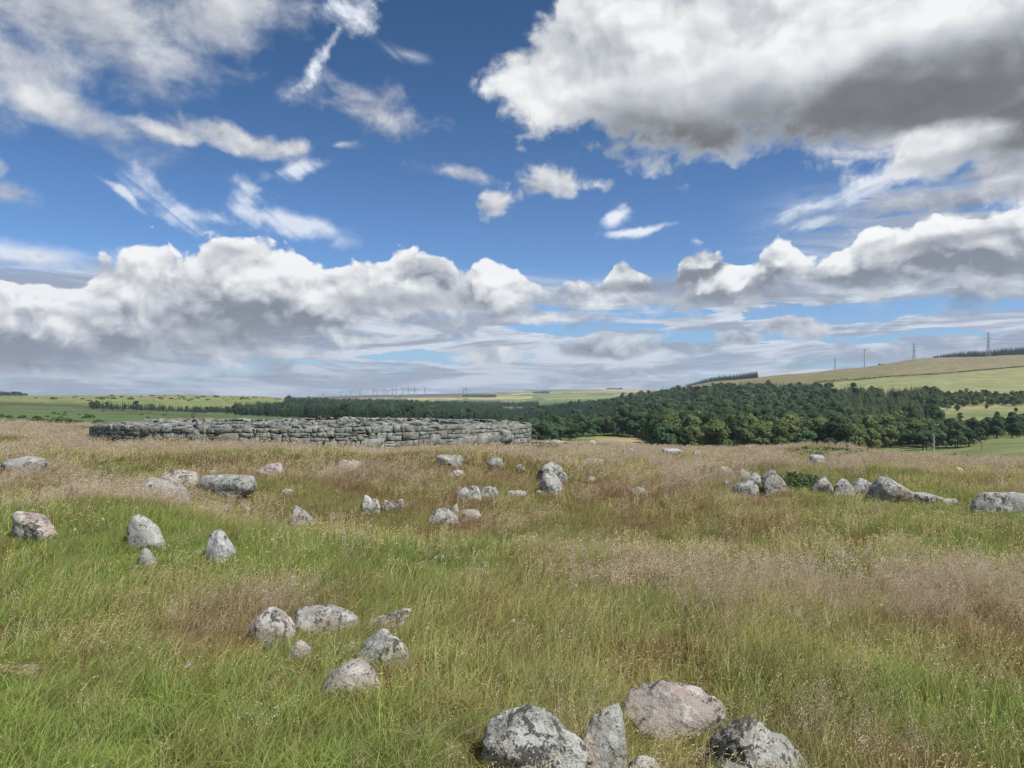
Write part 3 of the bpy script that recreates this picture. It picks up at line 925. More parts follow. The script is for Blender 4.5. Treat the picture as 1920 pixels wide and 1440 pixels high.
class Stones:
    def __init__(s):
        s.V, s.F, s.C, s.n = [], [], [], 0

    def add(s, c, half, ang, rr, jit=0.05, tone=None):
        V, Fq = TEMPL[rr.integers(len(TEMPL))]
        v = V * np.asarray(half)
        if rr.random() < .5:
            v = v * (-1, 1, 1); Fq = Fq[:, ::-1]
        a, b, g = ang + rr.normal(0, jit), rr.normal(0, jit), rr.normal(0, jit)
        R = np.array(Matrix.Rotation(a, 3, 'Z') @ Matrix.Rotation(b, 3, 'Y') @ Matrix.Rotation(g, 3, 'X'))
        v = v @ R.T + np.asarray(c)
        s.V.append(v); s.F.append(Fq + s.n); s.n += len(v)
        t = tone if tone is not None else rr.uniform(0.62, 1.12)
        w = rr.uniform(-0.04, 0.05)
        s.C.append(np.tile((t * (1 + w), t, t * (1 - w), 1.0), (len(v), 1)))

    def build(s, name, mat, parent):
        o = mesh_np(name, np.vstack(s.V), [np.vstack(s.F)], [mat], parent, smooth=False)
        ca = o.data.attributes.new('tone', 'FLOAT_COLOR', 'POINT')
        ca.data.foreach_set('color', np.vstack(s.C).astype(np.float32).ravel())
        return o


def build_wall():
    rr = np.random.default_rng(21)
    mat = granite('drystone_granite', base=(0.19, 0.195, 0.175), pale=(0.30, 0.31, 0.28), dark=(0.05, 0.05, 0.048), warm=(0.20, 0.18, 0.15), attr='tone', sc_=0.55, dk=0.60)
    root = empty('round_stone_wall', (BX, BY, 0))
    tag(root, 'ruined circular drystone wall of grey blocks standing on the moor', 'wall')
    Ri = 7.5

    def top_h(a, R):
        """height of the wall head; a is the bearing seen from its centre"""
        x, y = BX + R * cos(a), BY + R * sin(a)
        near = sstep(36, 33, y)
        h = 0.46 + 0.03 * sin(a * 5) + 0.02 * sin(a * 11 + 1)
        h += 0.10 * near
        h -= 0.12 * float(sstep(-4, 0.5, x)) * (1 - float(near))
        if R < 9:
            h -= 0.10
        if y > 46:
            h -= 0.08
        if abs(upix(x, y) - 366) < 13 and y < 40:
            h -= 0.22
        return float(h)

    def clip(poly, px, py, nx, ny):
        """keep the side of a polygon where (p - P).n < 0"""
        o = []
        m_ = len(poly)
        for q in range(m_):
            a, b = poly[q], poly[(q + 1) % m_]
            da = (a[0] - px) * nx + (a[1] - py) * ny
            db = (b[0] - px) * nx + (b[1] - py) * ny
            if da < 0:
                o.append(a)
            if (da < 0) != (db < 0):
                f = da / (da - db)
                o.append((a[0] + (b[0] - a[0]) * f, a[1] + (b[1] - a[1]) * f))
        return o

    def face(name, R, out):
        """rubble masonry: irregular cells over the unrolled face, each a bulging stone"""
        C_ = 2 * pi * R
        zs = [-1.3]
        while zs[-1] < 0.95:
            zs.append(zs[-1] + rr.uniform(0.13, 0.27))
        wob = rr.uniform(0, 6.28, (len(zs), 3))

        def bound(k, t):
            a = t / C_ * 2 * pi
            return zs[k] + .022 * np.sin(a * 9 + wob[k, 0]) + .016 * np.sin(a * 23 + wob[k, 1]) + .010 * np.sin(a * 57 + wob[k, 2])
        polys = []
        busy = []
        for row in range(len(zs) - 1):
            nxt = []
            t = rr.uniform(0, .2)
            tilt0 = 0.0
            while t < C_ - .1:
                w = float(np.clip(rr.lognormal(-.95, .45), .14, 1.0))
                blk = [b for b in busy if b[0] < t + w and b[1] > t]
                if blk and blk[0][0] - t < .10:
                    t = blk[0][1]; tilt0 = 0.0
                    continue
                if blk:
                    w = blk[0][0] - t
                t1 = t + w
                tilt1 = 0.0 if blk else rr.normal(0, .030)
                hi = row + 1
                if row + 2 < len(zs) and w > .28 and rr.random() < .20:
                    hi = row + 2; nxt.append((t, t1)); tilt1 = 0.0; 
                jt = rr.normal(0, .012, 8)
                P = [(t - tilt0 + jt[0], bound(row, t) + jt[1] * .6), ((t + t1) / 2, bound(row, (t + t1) / 2) + jt[2]), (t1 - tilt1, bound(row, t1) + jt[3] * .6),
                     (t1 + tilt1, bound(hi, t1) + jt[4] * .6), ((t + t1) / 2, bound(hi, (t + t1) / 2) + jt[5]), (t + tilt0, bound(hi, t) + jt[6] * .6)]
                if hi == row + 1 and rr.random() < .14:          # two thin stones in one course
                    f = rr.uniform(.35, .65); L = [P[0], P[1], P[2]]; U = [P[5], P[4], P[3]]
                    M = [(a[0] + (b[0] - a[0]) * f, a[1] + (b[1] - a[1]) * f) for a, b in zip(L, U)]
                    polys += [L + M[::-1], M + U[::-1]]
                else:
                    polys.append(P)
                t = t1; tilt0 = tilt1
            busy = nxt
        V, Ft, Fq, Cc = [], [], [], []
        nv = 0
        for poly in polys:
            P = np.array(poly)
            c0 = P.mean(0)
            th = c0[0] / R
            x, y = BX + R * cos(th), BY + R * sin(th)
            gz = float(near_z(x, y))
            tp = top_h(th, R) + .01 + rr.uniform(-.015, .03)
            if P[:, 1].max() < gz - .05 or P[:, 1].min() > tp - .04:
                continue
            poly = clip([tuple(q) for q in P], 0, tp, 0, 1)
            if len(poly) < 3:
                continue
            P = np.array(poly)
            P = np.array([P[q] for q in range(len(P)) if np.linalg.norm(P[q] - P[q - 1]) > .02])
            if len(P) < 3:
                continue
            # break long edges so that outlines can be ragged
            PP = []
            for q in range(len(P)):
                a, b = P[q], P[(q + 1) % len(P)]
                PP.append(a)
                if np.linalg.norm(b - a) > .14:
                    PP.append((a + b) / 2 + rr.normal(0, .012, 2))
            P = np.array(PP)
            c = P.mean(0)
            gap = rr.uniform(.006, .018)
            L = np.linalg.norm(P - c, axis=1)[:, None]
            outer = c + (P - c) * (1 - gap / L)
            front = c + (P - c) * np.clip(1 - (gap + rr.uniform(.004, .014)) / L, .4, 1)
            prot = rr.uniform(-.018, .024)
            tx, tz = rr.normal(0, .05), rr.normal(0, .05)
            m_ = len(P)
            def put(q, dep):
                a = q[:, 0] / R
                rad = R + out * dep
                return np.stack([np.cos(a) * rad, np.sin(a) * rad, q[:, 1]], 1)
            slope = (front[:, 0] - c[0]) * tx + (front[:, 1] - c[1]) * tz + rr.normal(0, .008, m_)
            V += [put(outer, np.full(m_, -.25)), put(outer, prot - .016 + 0 * slope), put(front, prot + slope), put(c[None], np.array([prot + .004]))]
            i_ = np.arange(m_); j_ = (i_ + 1) % m_
            if out < 0:
                i_, j_ = j_, i_
            Fq += [np.stack([nv + i_, nv + j_, nv + m_ + j_, nv + m_ + i_], 1), np.stack([nv + m_ + i_, nv + m_ + j_, nv + 2 * m_ + j_, nv + 2 * m_ + i_], 1)]
            Ft.append(np.stack([nv + 2 * m_ + i_, nv + 2 * m_ + j_, np.full(m_, nv + 3 * m_)], 1))
            t_ = rr.uniform(.72, 1.12); w_ = rr.uniform(-.05, .05)
            Cc.append(np.tile((t_ * (1 + w_), t_, t_ * (1 - w_), 1), (3 * m_ + 1, 1)))
            nv += 3 * m_ + 1
        o = mesh_np(name, np.vstack(V), [np.vstack(Fq), np.vstack(Ft)], [mat], root)
        ca = o.data.attributes.new('tone', 'FLOAT_COLOR', 'POINT')
        ca.data.foreach_set('color', np.vstack(Cc).astype(np.float32).ravel())
        return o

    face('outer_face', BR, 1)
    face('inner_face', Ri, -1)
    # big dressed blocks at the right hand end
    S = Stones()
    for (u, vt, vb, w) in ((907, 812, 836, 0.95), (948, 805, 830, 0.9), (880, 816, 838, 0.7), (700, 822, 840, 0.85)):
        s, _ = st(u, 820)
        dd = np.roots([1 + s * s, -2 * (s * BX + BY), BX ** 2 + BY ** 2 - BR ** 2])
        y = float(min(dd.real)); x = s * y
        z1, z0 = EYE + y * st(u, vt)[1], EYE + y * st(u, vb)[1]
        am = atan2(y - BY, x - BX)
        S.add((cos(am) * (BR - .22), sin(am) * (BR - .22), (z0 + z1) / 2), (w / 2, .36, (z1 - z0) / 2), am - pi / 2, rr, 0.02, tone=1.05)
    S.build('corner_block', mat, root)
    # rubble over the wall head
    S = Stones()
    for i in range(800):
        R = rr.uniform(Ri + .25, BR - .40)
        a = rr.uniform(0, 2 * pi)
        tp = top_h(a, R) - 0.06 + 0.05 * (rr.random() ** 3)
        if abs(R - 9.2) < 1.0:
            tp += 0.05
        q = rr.uniform(0.12, 0.30)
        S.add((cos(a) * R, sin(a) * R, tp), (q, q * rr.uniform(.6, 1), q * rr.uniform(.16, .34)), rr.uniform(0, 6), rr, 0.16)
    S.build('rubble_top', mat, root)
    # dark packed core between the two faces
    n_ = 120
    A = np.linspace(0, 2 * pi, n_, endpoint=False)
    ring = []
    for R in (Ri + .22, BR - .22):
        for zz in (-1.2, None):
            ring.append(np.array([(R * cos(a), R * sin(a), (top_h(a, R) - 0.10) if zz is None else zz) for a in A]))
    i = np.arange(n_); j = (i + 1) % n_
    f = [np.stack([i + a * n_, j + a * n_, j + b * n_, i + b * n_], 1) for a, b in ((0, 1), (1, 3), (3, 2))]
    cm = granite('rubble_core', base=(0.09, 0.09, 0.08), pale=(0.14, 0.14, 0.13))
    mesh_np('core', np.vstack(ring), f, [cm], root)


build_wall()


# ---------------------------------------------------------------- stone plinth with a slab on it
def build_plinth():
    rr = np.random.default_rng(5)
    x, y = hit(1260, 859)
    y += 0.25; x = st(1260, 850)[0] * y
    z0 = float(ground(x, y))
    ztop = EYE + y * st(1260, 842)[1]
    H = ztop - z0
    root = empty('stone_plinth', (x, y, z0), 0.12)
    tag(root, 'low square drystone plinth with a pale sloping slab on top', 'plinth')
    mat = granite('plinth_stone', base=(0.24, 0.23, 0.20), pale=(0.36, 0.36, 0.32), attr='tone')
    S = Stones()
    z = -0.1
    hw = 14.5 / F * y
    while z < H - 0.10:
        hh = rr.uniform(0.035, 0.06)
        for side in range(4):
            t = -hw
            while t < hw - .03:
                w = min(rr.uniform(.10, .26), hw - t)
                c, s_ = [(1, 0), (0, 1), (-1, 0), (0, -1)][side]
                px, py = t + w / 2, -hw + .08 + rr.uniform(-.012, .012)
                S.add((px * c - py * s_, px * s_ + py * c, z + hh / 2), (w / 2 * .97, .08, hh / 2 * .95), side * pi / 2, rr, .03)
                t += w
        z += hh
    S.build('drystone_base', mat, root)
    V, Fq = stone_template(77)
    V = V * (hw * 1.06, hw * 1.02, 0.028)
    V[:, 2] += V[:, 1] * 0.16
    mesh_np('slab', V + (0, 0, H - 0.06), [Fq], [granite('slab_stone', base=(0.36, 0.38, 0.39), pale=(0.44, 0.46, 0.47), dk=0.64)], root)


build_plinth()
# ---------------------------------------------------------------- the man inside the ring
def plain(name, col, rough=0.85, noise_amt=0.15, ns=12.0):
    m = bpy.data.materials.new(name)
    m.use_nodes = True
    n = NT(m.node_tree)
    b = m.node_tree.nodes['Principled BSDF']
    tc = n.n('ShaderNodeTexCoord')
    k = (n.noise(tc.outputs['Object'], ns, 5, 0.6, dim='3D') - 0.5) * (2 * noise_amt) + 1.0
    n.link(n.mix(1.0, col, n.vec(k, k, k), 'MULTIPLY'), b.inputs['Base Color'])
    b.inputs['Roughness'].default_value = rough
    b.inputs['Specular IOR Level'].default_value = 0.25
    return m


def skinned(name, joints, edges, mats, parent, sub=2, root_i=0):
    me = bpy.data.meshes.new(name)
    me.from_pydata([j[:3] for j in joints], edges, [])
    for m in mats:
        me.materials.append(m)
    o = bpy.data.objects.new(name, me)
    COL.objects.link(o)
    o.parent = parent
    sk = o.modifiers.new('skin', 'SKIN')
    sk.use_smooth_shade = True
    if not me.skin_vertices:
        # the layer normally comes with the modifier operator; build it through bmesh
        import bmesh
        bm = bmesh.new(); bm.from_mesh(me)
        bm.verts.layers.skin.verify()
        bm.to_mesh(me); bm.free()
    for i, j in enumerate(joints):
        sv = me.skin_vertices[0].data[i]
        r = j[3]
        sv.radius = (r, r) if not isinstance(r, tuple) else r
        sv.use_root = (i == root_i)
    sd = o.modifiers.new('subdivision', 'SUBSURF')
    sd.levels = sd.render_levels = sub
    return o


def build_person():
    y = 38.6
    x = st(366, 790)[0] * y
    ztop = EYE + y * st(362, 775)[1]
    H = 1.76
    root = empty('person', (x, y, ztop - H), radians(100) + atan2(-x, y))   # local +Y faces the photo's left
    tag(root, 'person with reddish brown hair and dark navy jacket inside the round wall, looking down left', 'person')
    skin = plain('skin', (0.36, 0.235, 0.185), 0.6, 0.06)
    navy = plain('navy_fleece', (0.035, 0.045, 0.075), 0.9, 0.25)
    hair = plain('reddish_brown_hair', (0.085, 0.042, 0.025), 0.7, 0.3, 60)
    trous = plain('dark_trousers', (0.05, 0.05, 0.05), 0.9)
    boots = plain('brown_boots', (0.06, 0.04, 0.025), 0.7)
    J, E = [], []

    def jt(px, py, pz, r, par=None):
        J.append((px, py, pz, r))
        if par is not None:
            E.append((par, len(J) - 1))
        return len(J) - 1
    pel = jt(0, 0, .95, (.15, .11))
    wa = jt(0, .01, 1.10, (.14, .10), pel)
    ch = jt(0, .02, 1.30, (.17, .115), wa)
    nb = jt(0, .03, 1.45, (.085, .075), ch)
    nk = jt(0, .055, 1.52, .055, nb)
    for sx in (-1, 1):
        a = jt(sx * .19, .02, 1.41, .062, nb)
        b = jt(sx * .25, .01, 1.14, .046, a)
        c = jt(sx * .24, .12, .93, .034, b)
        d = jt(sx * .235, .17, .875, (.040, .018), c)
        for k, (fo, ln) in enumerate(((-.030, .070), (-.010, .082), (.010, .078), (.028, .062))):
            e1 = jt(sx * .235 + fo * .3, .195 + fo * .5, .850 - abs(fo) * .2, .0095, d)
            e2 = jt(sx * .228 + fo * .3, .200 + fo * .5, .850 - ln * .55, .0085, e1)
            jt(sx * .220 + fo * .3, .190 + fo * .5, .850 - ln, .0075, e2)
        t1 = jt(sx * .205, .185, .88, .011, d)
        jt(sx * .195, .205, .845, .009, t1)
        hp = jt(sx * .10, 0, .88, .095, pel)
        kn = jt(sx * .11, .03, .50, .062, hp)
        an = jt(sx * .115, -.01, .09, .042, kn)
        jt(sx * .125, .13, .04, (.042, .03), an)
    body = skinned('body', J, E, [skin], root)
    # head: one shaped surface with brow, nose, lips, ears
    D, Fc = ICO[5]
    V = D * (0.077, 0.098, 0.120)
    V[:, 0] *= 1 - 0.28 * sstep(0.01, -0.12, V[:, 2])
    f = np.clip(V[:, 1] / .098, 0, 1)
    g = lambda cx, cz, sx, sz: np.exp(-((V[:, 0] - cx) / sx) ** 2 - ((V[:, 2] - cz) / sz) ** 2) * f
    V[:, 1] += 0.022 * g(0, -.022, .012, .020) + 0.010 * g(0, .000, .010, .030) + .008 * g(0, .028, .05, .012) - .012 * g(.030, .006, .016, .012) - .012 * g(-.030, .006, .016, .012)
    V[:, 1] += .007 * g(0, -.058, .024, .007) + .006 * g(0, -.067, .020, .006) - .004 * g(0, -.0625, .022, .003) + .010 * g(0, -.098, .025, .016)
    for sx in (-1, 1):
        e = np.exp(-((V[:, 1] + .005) / .018) ** 2 - ((V[:, 2] + .008) / .030) ** 2) * (np.sign(V[:, 0]) == sx)
        V[:, 0] += sx * .020 * e
    tilt = np.array(Matrix.Rotation(radians(-22), 3, 'X'))
    hc = np.array((0, .085, 1.635))
    head = mesh_np('head', V @ tilt.T + hc, [Fc], [skin], root, smooth=True)
    Hm = D * (0.086, 0.108, 0.126)
    keep = (Hm[:, 2] > 0.028 - 0.5 * np.minimum(Hm[:, 1], 0) * 1.4 - 0.10 * (Hm[:, 1] < 0)) & ((Hm[:, 1] < .062) | (Hm[:, 2] > .062))
    Hm *= 1 + 0.05 * np.array([mnoise.noise(Vector(p) * 60) for p in Hm])[:, None]
    fk = keep[Fc].all(1)
    mesh_np('hair', Hm @ tilt.T + hc + (0, -.004, .006), [Fc[fk]], [hair], root, smooth=True)
    # clothes: jacket with sleeves and a stand-up collar, trousers, boots
    J2 = [(0, 0, .86, (.185, .145)), (0, .01, 1.08, (.175, .135)), (0, .02, 1.30, (.20, .145)), (0, .025, 1.43, (.12, .105)), (0, .04, 1.50, (.075, .072))]
    E2 = [(0, 1), (1, 2), (2, 3), (3, 4)]
    for sx in (-1, 1):
        b0 = len(J2)
        J2 += [(sx * .20, .02, 1.415, .080), (sx * .262, .01, 1.14, .066), (sx * .245, .115, .945, .050)]
        E2 += [(3, b0), (b0, b0 + 1), (b0 + 1, b0 + 2)]
    skinned('jacket', J2, E2, [navy], root)
    J3, E3 = [(0, 0, .92, (.165, .13))], []
    for sx in (-1, 1):
        b0 = len(J3)
        J3 += [(sx * .10, 0, .85, .108), (sx * .11, .03, .50, .080), (sx * .115, -.005, .13, .062)]
        E3 += [(0, b0), (b0, b0 + 1), (b0 + 1, b0 + 2)]
    skinned('trousers', J3, E3, [trous], root)
    for sx in (-1, 1):
        skinned('boot', [(sx * .115, -.01, .16, .058), (sx * .118, -.02, .055, .055), (sx * .125, .12, .04, (.05, .038)), (sx * .128, .19, .035, (.04, .03))], [(0, 1), (1, 2), (2, 3)], [boots], root)


build_person()
# ---------------------------------------------------------------- foliage materials
def foliage(name, col, var=0.35, trans=0.3, hue=0.02, patch=None, obj_var=True):
    m = bpy.data.materials.new(name)
    m.use_nodes = True
    t = m.node_tree
    for q in list(t.nodes):
        if q.type == 'BSDF_PRINCIPLED':
            t.nodes.remove(q)
    n = NT(t)
    out = [q for q in t.nodes if q.type == 'OUTPUT_MATERIAL'][0]
    oi = n.n('ShaderNodeObjectInfo')
    geo = n.n('ShaderNodeNewGeometry')
    rnd = X(n, oi.outputs['Random'])
    isl = X(n, geo.outputs['Random Per Island'])
    k = (rnd - 0.5) * (2 * var) + (isl - 0.5) * 0.25 + 1.0
    c = n.mix(1.0, col, n.vec(k, k, k), 'MULTIPLY')
    hs = n.n('ShaderNodeHueSaturation')
    n.link((n.math('FRACT', rnd * 7.0) - 0.5) * (2 * hue) + 0.5, hs.inputs['Hue'])
    n.link(c, hs.inputs['Color'])
    c = hs.outputs[0]
    d = n.n('ShaderNodeBsdfDiffuse'); tr = n.n('ShaderNodeBsdfTranslucent')
    n.link(c, d.inputs[0]); n.link(c, tr.inputs[0])
    mx = n.n('ShaderNodeMixShader')
    mx.inputs[0].default_value = trans
    n.link(d.outputs[0], mx.inputs[1]); n.link(tr.outputs[0], mx.inputs[2])
    n.link(mx.outputs[0], out.inputs[0])
    return m


M_LEAF = foliage('broadleaf_foliage', (0.070, 0.108, 0.054), 0.40, 0.18, 0.03)
M_LEAF_PALE = foliage('pale_broadleaf_foliage', (0.135, 0.170, 0.070), 0.25, 0.2)
M_SPRUCE = foliage('spruce_foliage', (0.046, 0.078, 0.052), 0.25, 0.15)
M_LARCH = foliage('larch_foliage', (0.110, 0.140, 0.070), 0.30, 0.2)
M_GORSE = foliage('gorse_foliage', (0.055, 0.085, 0.028), 0.3, 0.1)
M_BRACKEN = foliage('bracken_foliage', (0.125, 0.18, 0.058), 0.3, 0.35)
M_BARK = plain('bark', (0.10, 0.08, 0.06), 0.9, 0.3)


def tube(V, Fs, p0, p1, r0, r1, k=6):
    """append a tapered tube to lists"""
    p0, p1 = np.asarray(p0, float), np.asarray(p1, float)
    d = p1 - p0; d /= np.linalg.norm(d) + 1e-9
    a = np.cross(d, (0, 0, 1.0) if abs(d[2]) < .9 else (1.0, 0, 0)); a /= np.linalg.norm(a)
    b = np.cross(d, a)
    A = np.linspace(0, 2 * pi, k, endpoint=False)[:, None]
    base = sum(len(v) for v in V)
    V.append(p0 + r0 * (np.cos(A) * a + np.sin(A) * b))
    V.append(p1 + r1 * (np.cos(A) * a + np.sin(A) * b))
    i = np.arange(k); j = (i + 1) % k
    Fs.append(np.stack([base + i, base + j, base + k + j, base + k + i], 1))


def leaf_quads(C, N, size, r, bend=0.25):
    """bent leaf clumps at C facing N"""
    n = len(C)
    N = N / (np.linalg.norm(N, axis=1)[:, None] + 1e-9)
    T = np.cross(N, r.normal(size=(n, 3))); T /= np.linalg.norm(T, axis=1)[:, None] + 1e-9
    B = np.cross(N, T)
    s = (size * r.uniform(0.6, 1.3, n))[:, None]
    e = r.uniform(0.55, 1.0, n)[:, None]
    V = np.stack([C - T * s, C - B * s * e - N * s * bend, C + T * s, C + B * s * e - N * s * bend * r.uniform(-1, 1, n)[:, None]], 1).reshape(-1, 3)
    i = np.arange(n) * 4
    return V, np.concatenate([np.stack([i, i + 1, i + 2], 1), np.stack([i, i + 2, i + 3], 1)])


def broadleaf(seed, H=11.0, W=9.0, nl=17, per=150, size=0.36):
    r = np.random.default_rng(seed)
    VT, FT = [], []
    th = H * 0.30
    tube(VT, FT, (0, 0, -1.0), (0.1, 0, th), 0.34, 0.24)
    cs, rs = [], []
    for i in range(nl):
        a = r.uniform(0, 2 * pi); q = sqrt(r.random()) * 0.34 * W
        zz = r.uniform(0.09, 0.86) * H
        q *= sqrt(max(0.15, 1 - ((zz / H - 0.42) / 0.50) ** 2))
        cs.append((q * cos(a), q * sin(a), zz)); rs.append(r.uniform(0.15, 0.25) * W)
    cs.append((0.2, 0, 0.86 * H)); rs.append(.15 * W)
    for c in cs[:7]:
        tube(VT, FT, (0.1, 0, th * r.uniform(.6, 1)), (c[0] * .8, c[1] * .8, c[2]), 0.15, 0.04, 5)
    Cc, Nn = [], []
    for c, R in zip(cs, rs):
        D = r.normal(size=(per, 3)); D /= np.linalg.norm(D, axis=1)[:, None]
        D[:, 2] = np.where(D[:, 2] < -0.35, -D[:, 2], D[:, 2])
        rad = R * r.uniform(0.72, 1.06, per)[:, None]
        Cc.append(np.array(c) + D * rad * (1, 1, 0.82)); Nn.append(D + (0, 0, .15) + r.normal(0, .22, D.shape))
    V, Fl = leaf_quads(np.vstack(Cc), np.vstack(Nn), size, r)
    return (np.vstack(VT), np.vstack(FT)), (V, Fl)


def conifer(seed, H=12.0, W=4.2, levels=17, per=9, base=0.12, size=1.0):
    r = np.random.default_rng(seed)
    VT, FT = [], []
    tube(VT, FT, (0, 0, -1), (0, 0, H * .97), 0.2, 0.03)
    V, Fl = [], []
    k = 0
    for L in range(levels):
        f = (L + .3) / levels
        z = H * (base + (1 - base) * f)
        R = W / 2 * (1 - f) ** 0.85 * r.uniform(.85, 1.1) + 0.10
        for j in range(per):
            a = r.uniform(0, 2 * pi)
            rr_ = R * r.uniform(.7, 1.12)
            d = np.array((cos(a), sin(a), 0)); s_ = np.array((-sin(a), cos(a), 0))
            w = (0.26 * rr_ + .16) * size
            dz = -rr_ * r.uniform(.15, .45)
            p0 = np.array((0, 0, z)); tip = p0 + d * rr_ + (0, 0, dz)
            mid = p0 + d * rr_ * .55 + (0, 0, dz * .3)
            V += [p0 + (0, 0, .1), mid + s_ * w + (0, 0, -.16), tip, mid - s_ * w + (0, 0, -.16)]
            Fl += [(k, k + 1, k + 2), (k, k + 2, k + 3)]
            k += 4
    V += [np.array((0, 0, H * 1.03)), np.array((.12, 0, H * .90)), np.array((-.07, .1, H * .90)), np.array((-.07, -.1, H * .9))]
    Fl += [(k, k + 1, k + 2), (k, k + 2, k + 3), (k, k + 3, k + 1)]
    return (np.vstack(VT), np.vstack(FT)), (np.array(V), np.array(Fl))


def joined(name, tree, leaf_mat, link=False):
    (VT, FT), (VL, FL) = tree
    return mesh_np(name, np.vstack([VT, VL]), [FT, FL + len(VT)], [M_BARK, leaf_mat], link=link,
                   midx=np.concatenate([np.zeros(len(FT), int), np.ones(len(FL), int)]))


# ---------------------------------------------------------------- scattering for what nobody could count
def scatter(name, sources, P, rot, scl, idx, col=None, label=None, cat=None):
    """one object of instances: P (n,3), rot (n,3) euler, scl (n,3), idx which source, col (n,3) albedo"""
    pm = bpy.data.meshes.new(name)
    pm.vertices.add(len(P))
    pm.vertices.foreach_set('co', np.asarray(P, np.float32).ravel())
    for nm, ty, key, arr in (('rot', 'FLOAT_VECTOR', 'vector', rot), ('scl', 'FLOAT_VECTOR', 'vector', scl), ('idx', 'INT', 'value', idx)):
        a = pm.attributes.new(nm, ty, 'POINT')
        a.data.foreach_set(key, np.ascontiguousarray(arr, dtype=np.int32 if ty == 'INT' else np.float32).ravel())
    if col is not None:
        a = pm.attributes.new('col', 'FLOAT_VECTOR', 'POINT')
        a.data.foreach_set('vector', np.ascontiguousarray(col, dtype=np.float32).ravel())
    o = bpy.data.objects.new(name, pm)
    COL.objects.link(o)
    c = bpy.data.collections.new(name + ' sources')
    for s in sources:
        c.objects.link(s)
    g = bpy.data.node_groups.new(name, 'GeometryNodeTree')
    g.interface.new_socket('Geometry', in_out='INPUT', socket_type='NodeSocketGeometry')
    g.interface.new_socket('Geometry', in_out='OUTPUT', socket_type='NodeSocketGeometry')
    N = g.nodes.new
    gi, go, iop, ci = N('NodeGroupInput'), N('NodeGroupOutput'), N('GeometryNodeInstanceOnPoints'), N('GeometryNodeCollectionInfo')
    ci.inputs['Collection'].default_value = c
    ci.inputs['Separate Children'].default_value = True
    ci.inputs['Reset Children'].default_value = True
    iop.inputs['Pick Instance'].default_value = True

    def named(nm, ty):
        q = N('GeometryNodeInputNamedAttribute'); q.data_type = ty; q.inputs['Name'].default_value = nm
        return [s for s in q.outputs if s.enabled and s.name == 'Attribute'][0]
    e2r = N('FunctionNodeEulerToRotation')
    L = g.links.new
    L(named('rot', 'FLOAT_VECTOR'), e2r.inputs[0])
    L(gi.outputs[0], iop.inputs['Points']); L(ci.outputs[0], iop.inputs['Instance'])
    L(e2r.outputs[0], iop.inputs['Rotation']); L(named('scl', 'FLOAT_VECTOR'), iop.inputs['Scale'])
    L(named('idx', 'INT'), iop.inputs['Instance Index'])
    L(iop.outputs[0], go.inputs[0])
    md = o.modifiers.new('scatter', 'NODES')
    md.node_group = g
    tag(o, label, cat, kind='stuff')
    return o


# ---------------------------------------------------------------- where the woods grow
def crest_y(u, lo=1000, hi=3000):
    s = st(u, 700)[0]
    ys = np.arange(lo, hi, 10.0)
    return float(ys[np.argmax((ground(ys * s, ys) - EYE) / ys)])


def wood_points(cell, ylo, yhi, ulo, uhi, r):
    s0, s1 = st(ulo, 750)[0], st(uhi, 750)[0]
    area = 0.5 * (s1 - s0) * (yhi ** 2 - ylo ** 2)
    n = int(area / cell ** 2 * 1.25)
    # jittered: draw, then thin anything closer than 0.62 cell with a grid
    y = np.sqrt(r.uniform(ylo ** 2, yhi ** 2, n)); x = r.uniform(s0, s1, n) * y
    key = set(); keep = []
    for i, (a, b) in enumerate(zip(np.floor(x / cell).astype(int), np.floor(y / cell).astype(int))):
        if (a, b) not in key:
            key.add((a, b)); keep.append(i)
    x, y = x[keep], y[keep]
    z = ground(x, y)
    return x, y, z, upix(x, y), row_of(x, y, z)


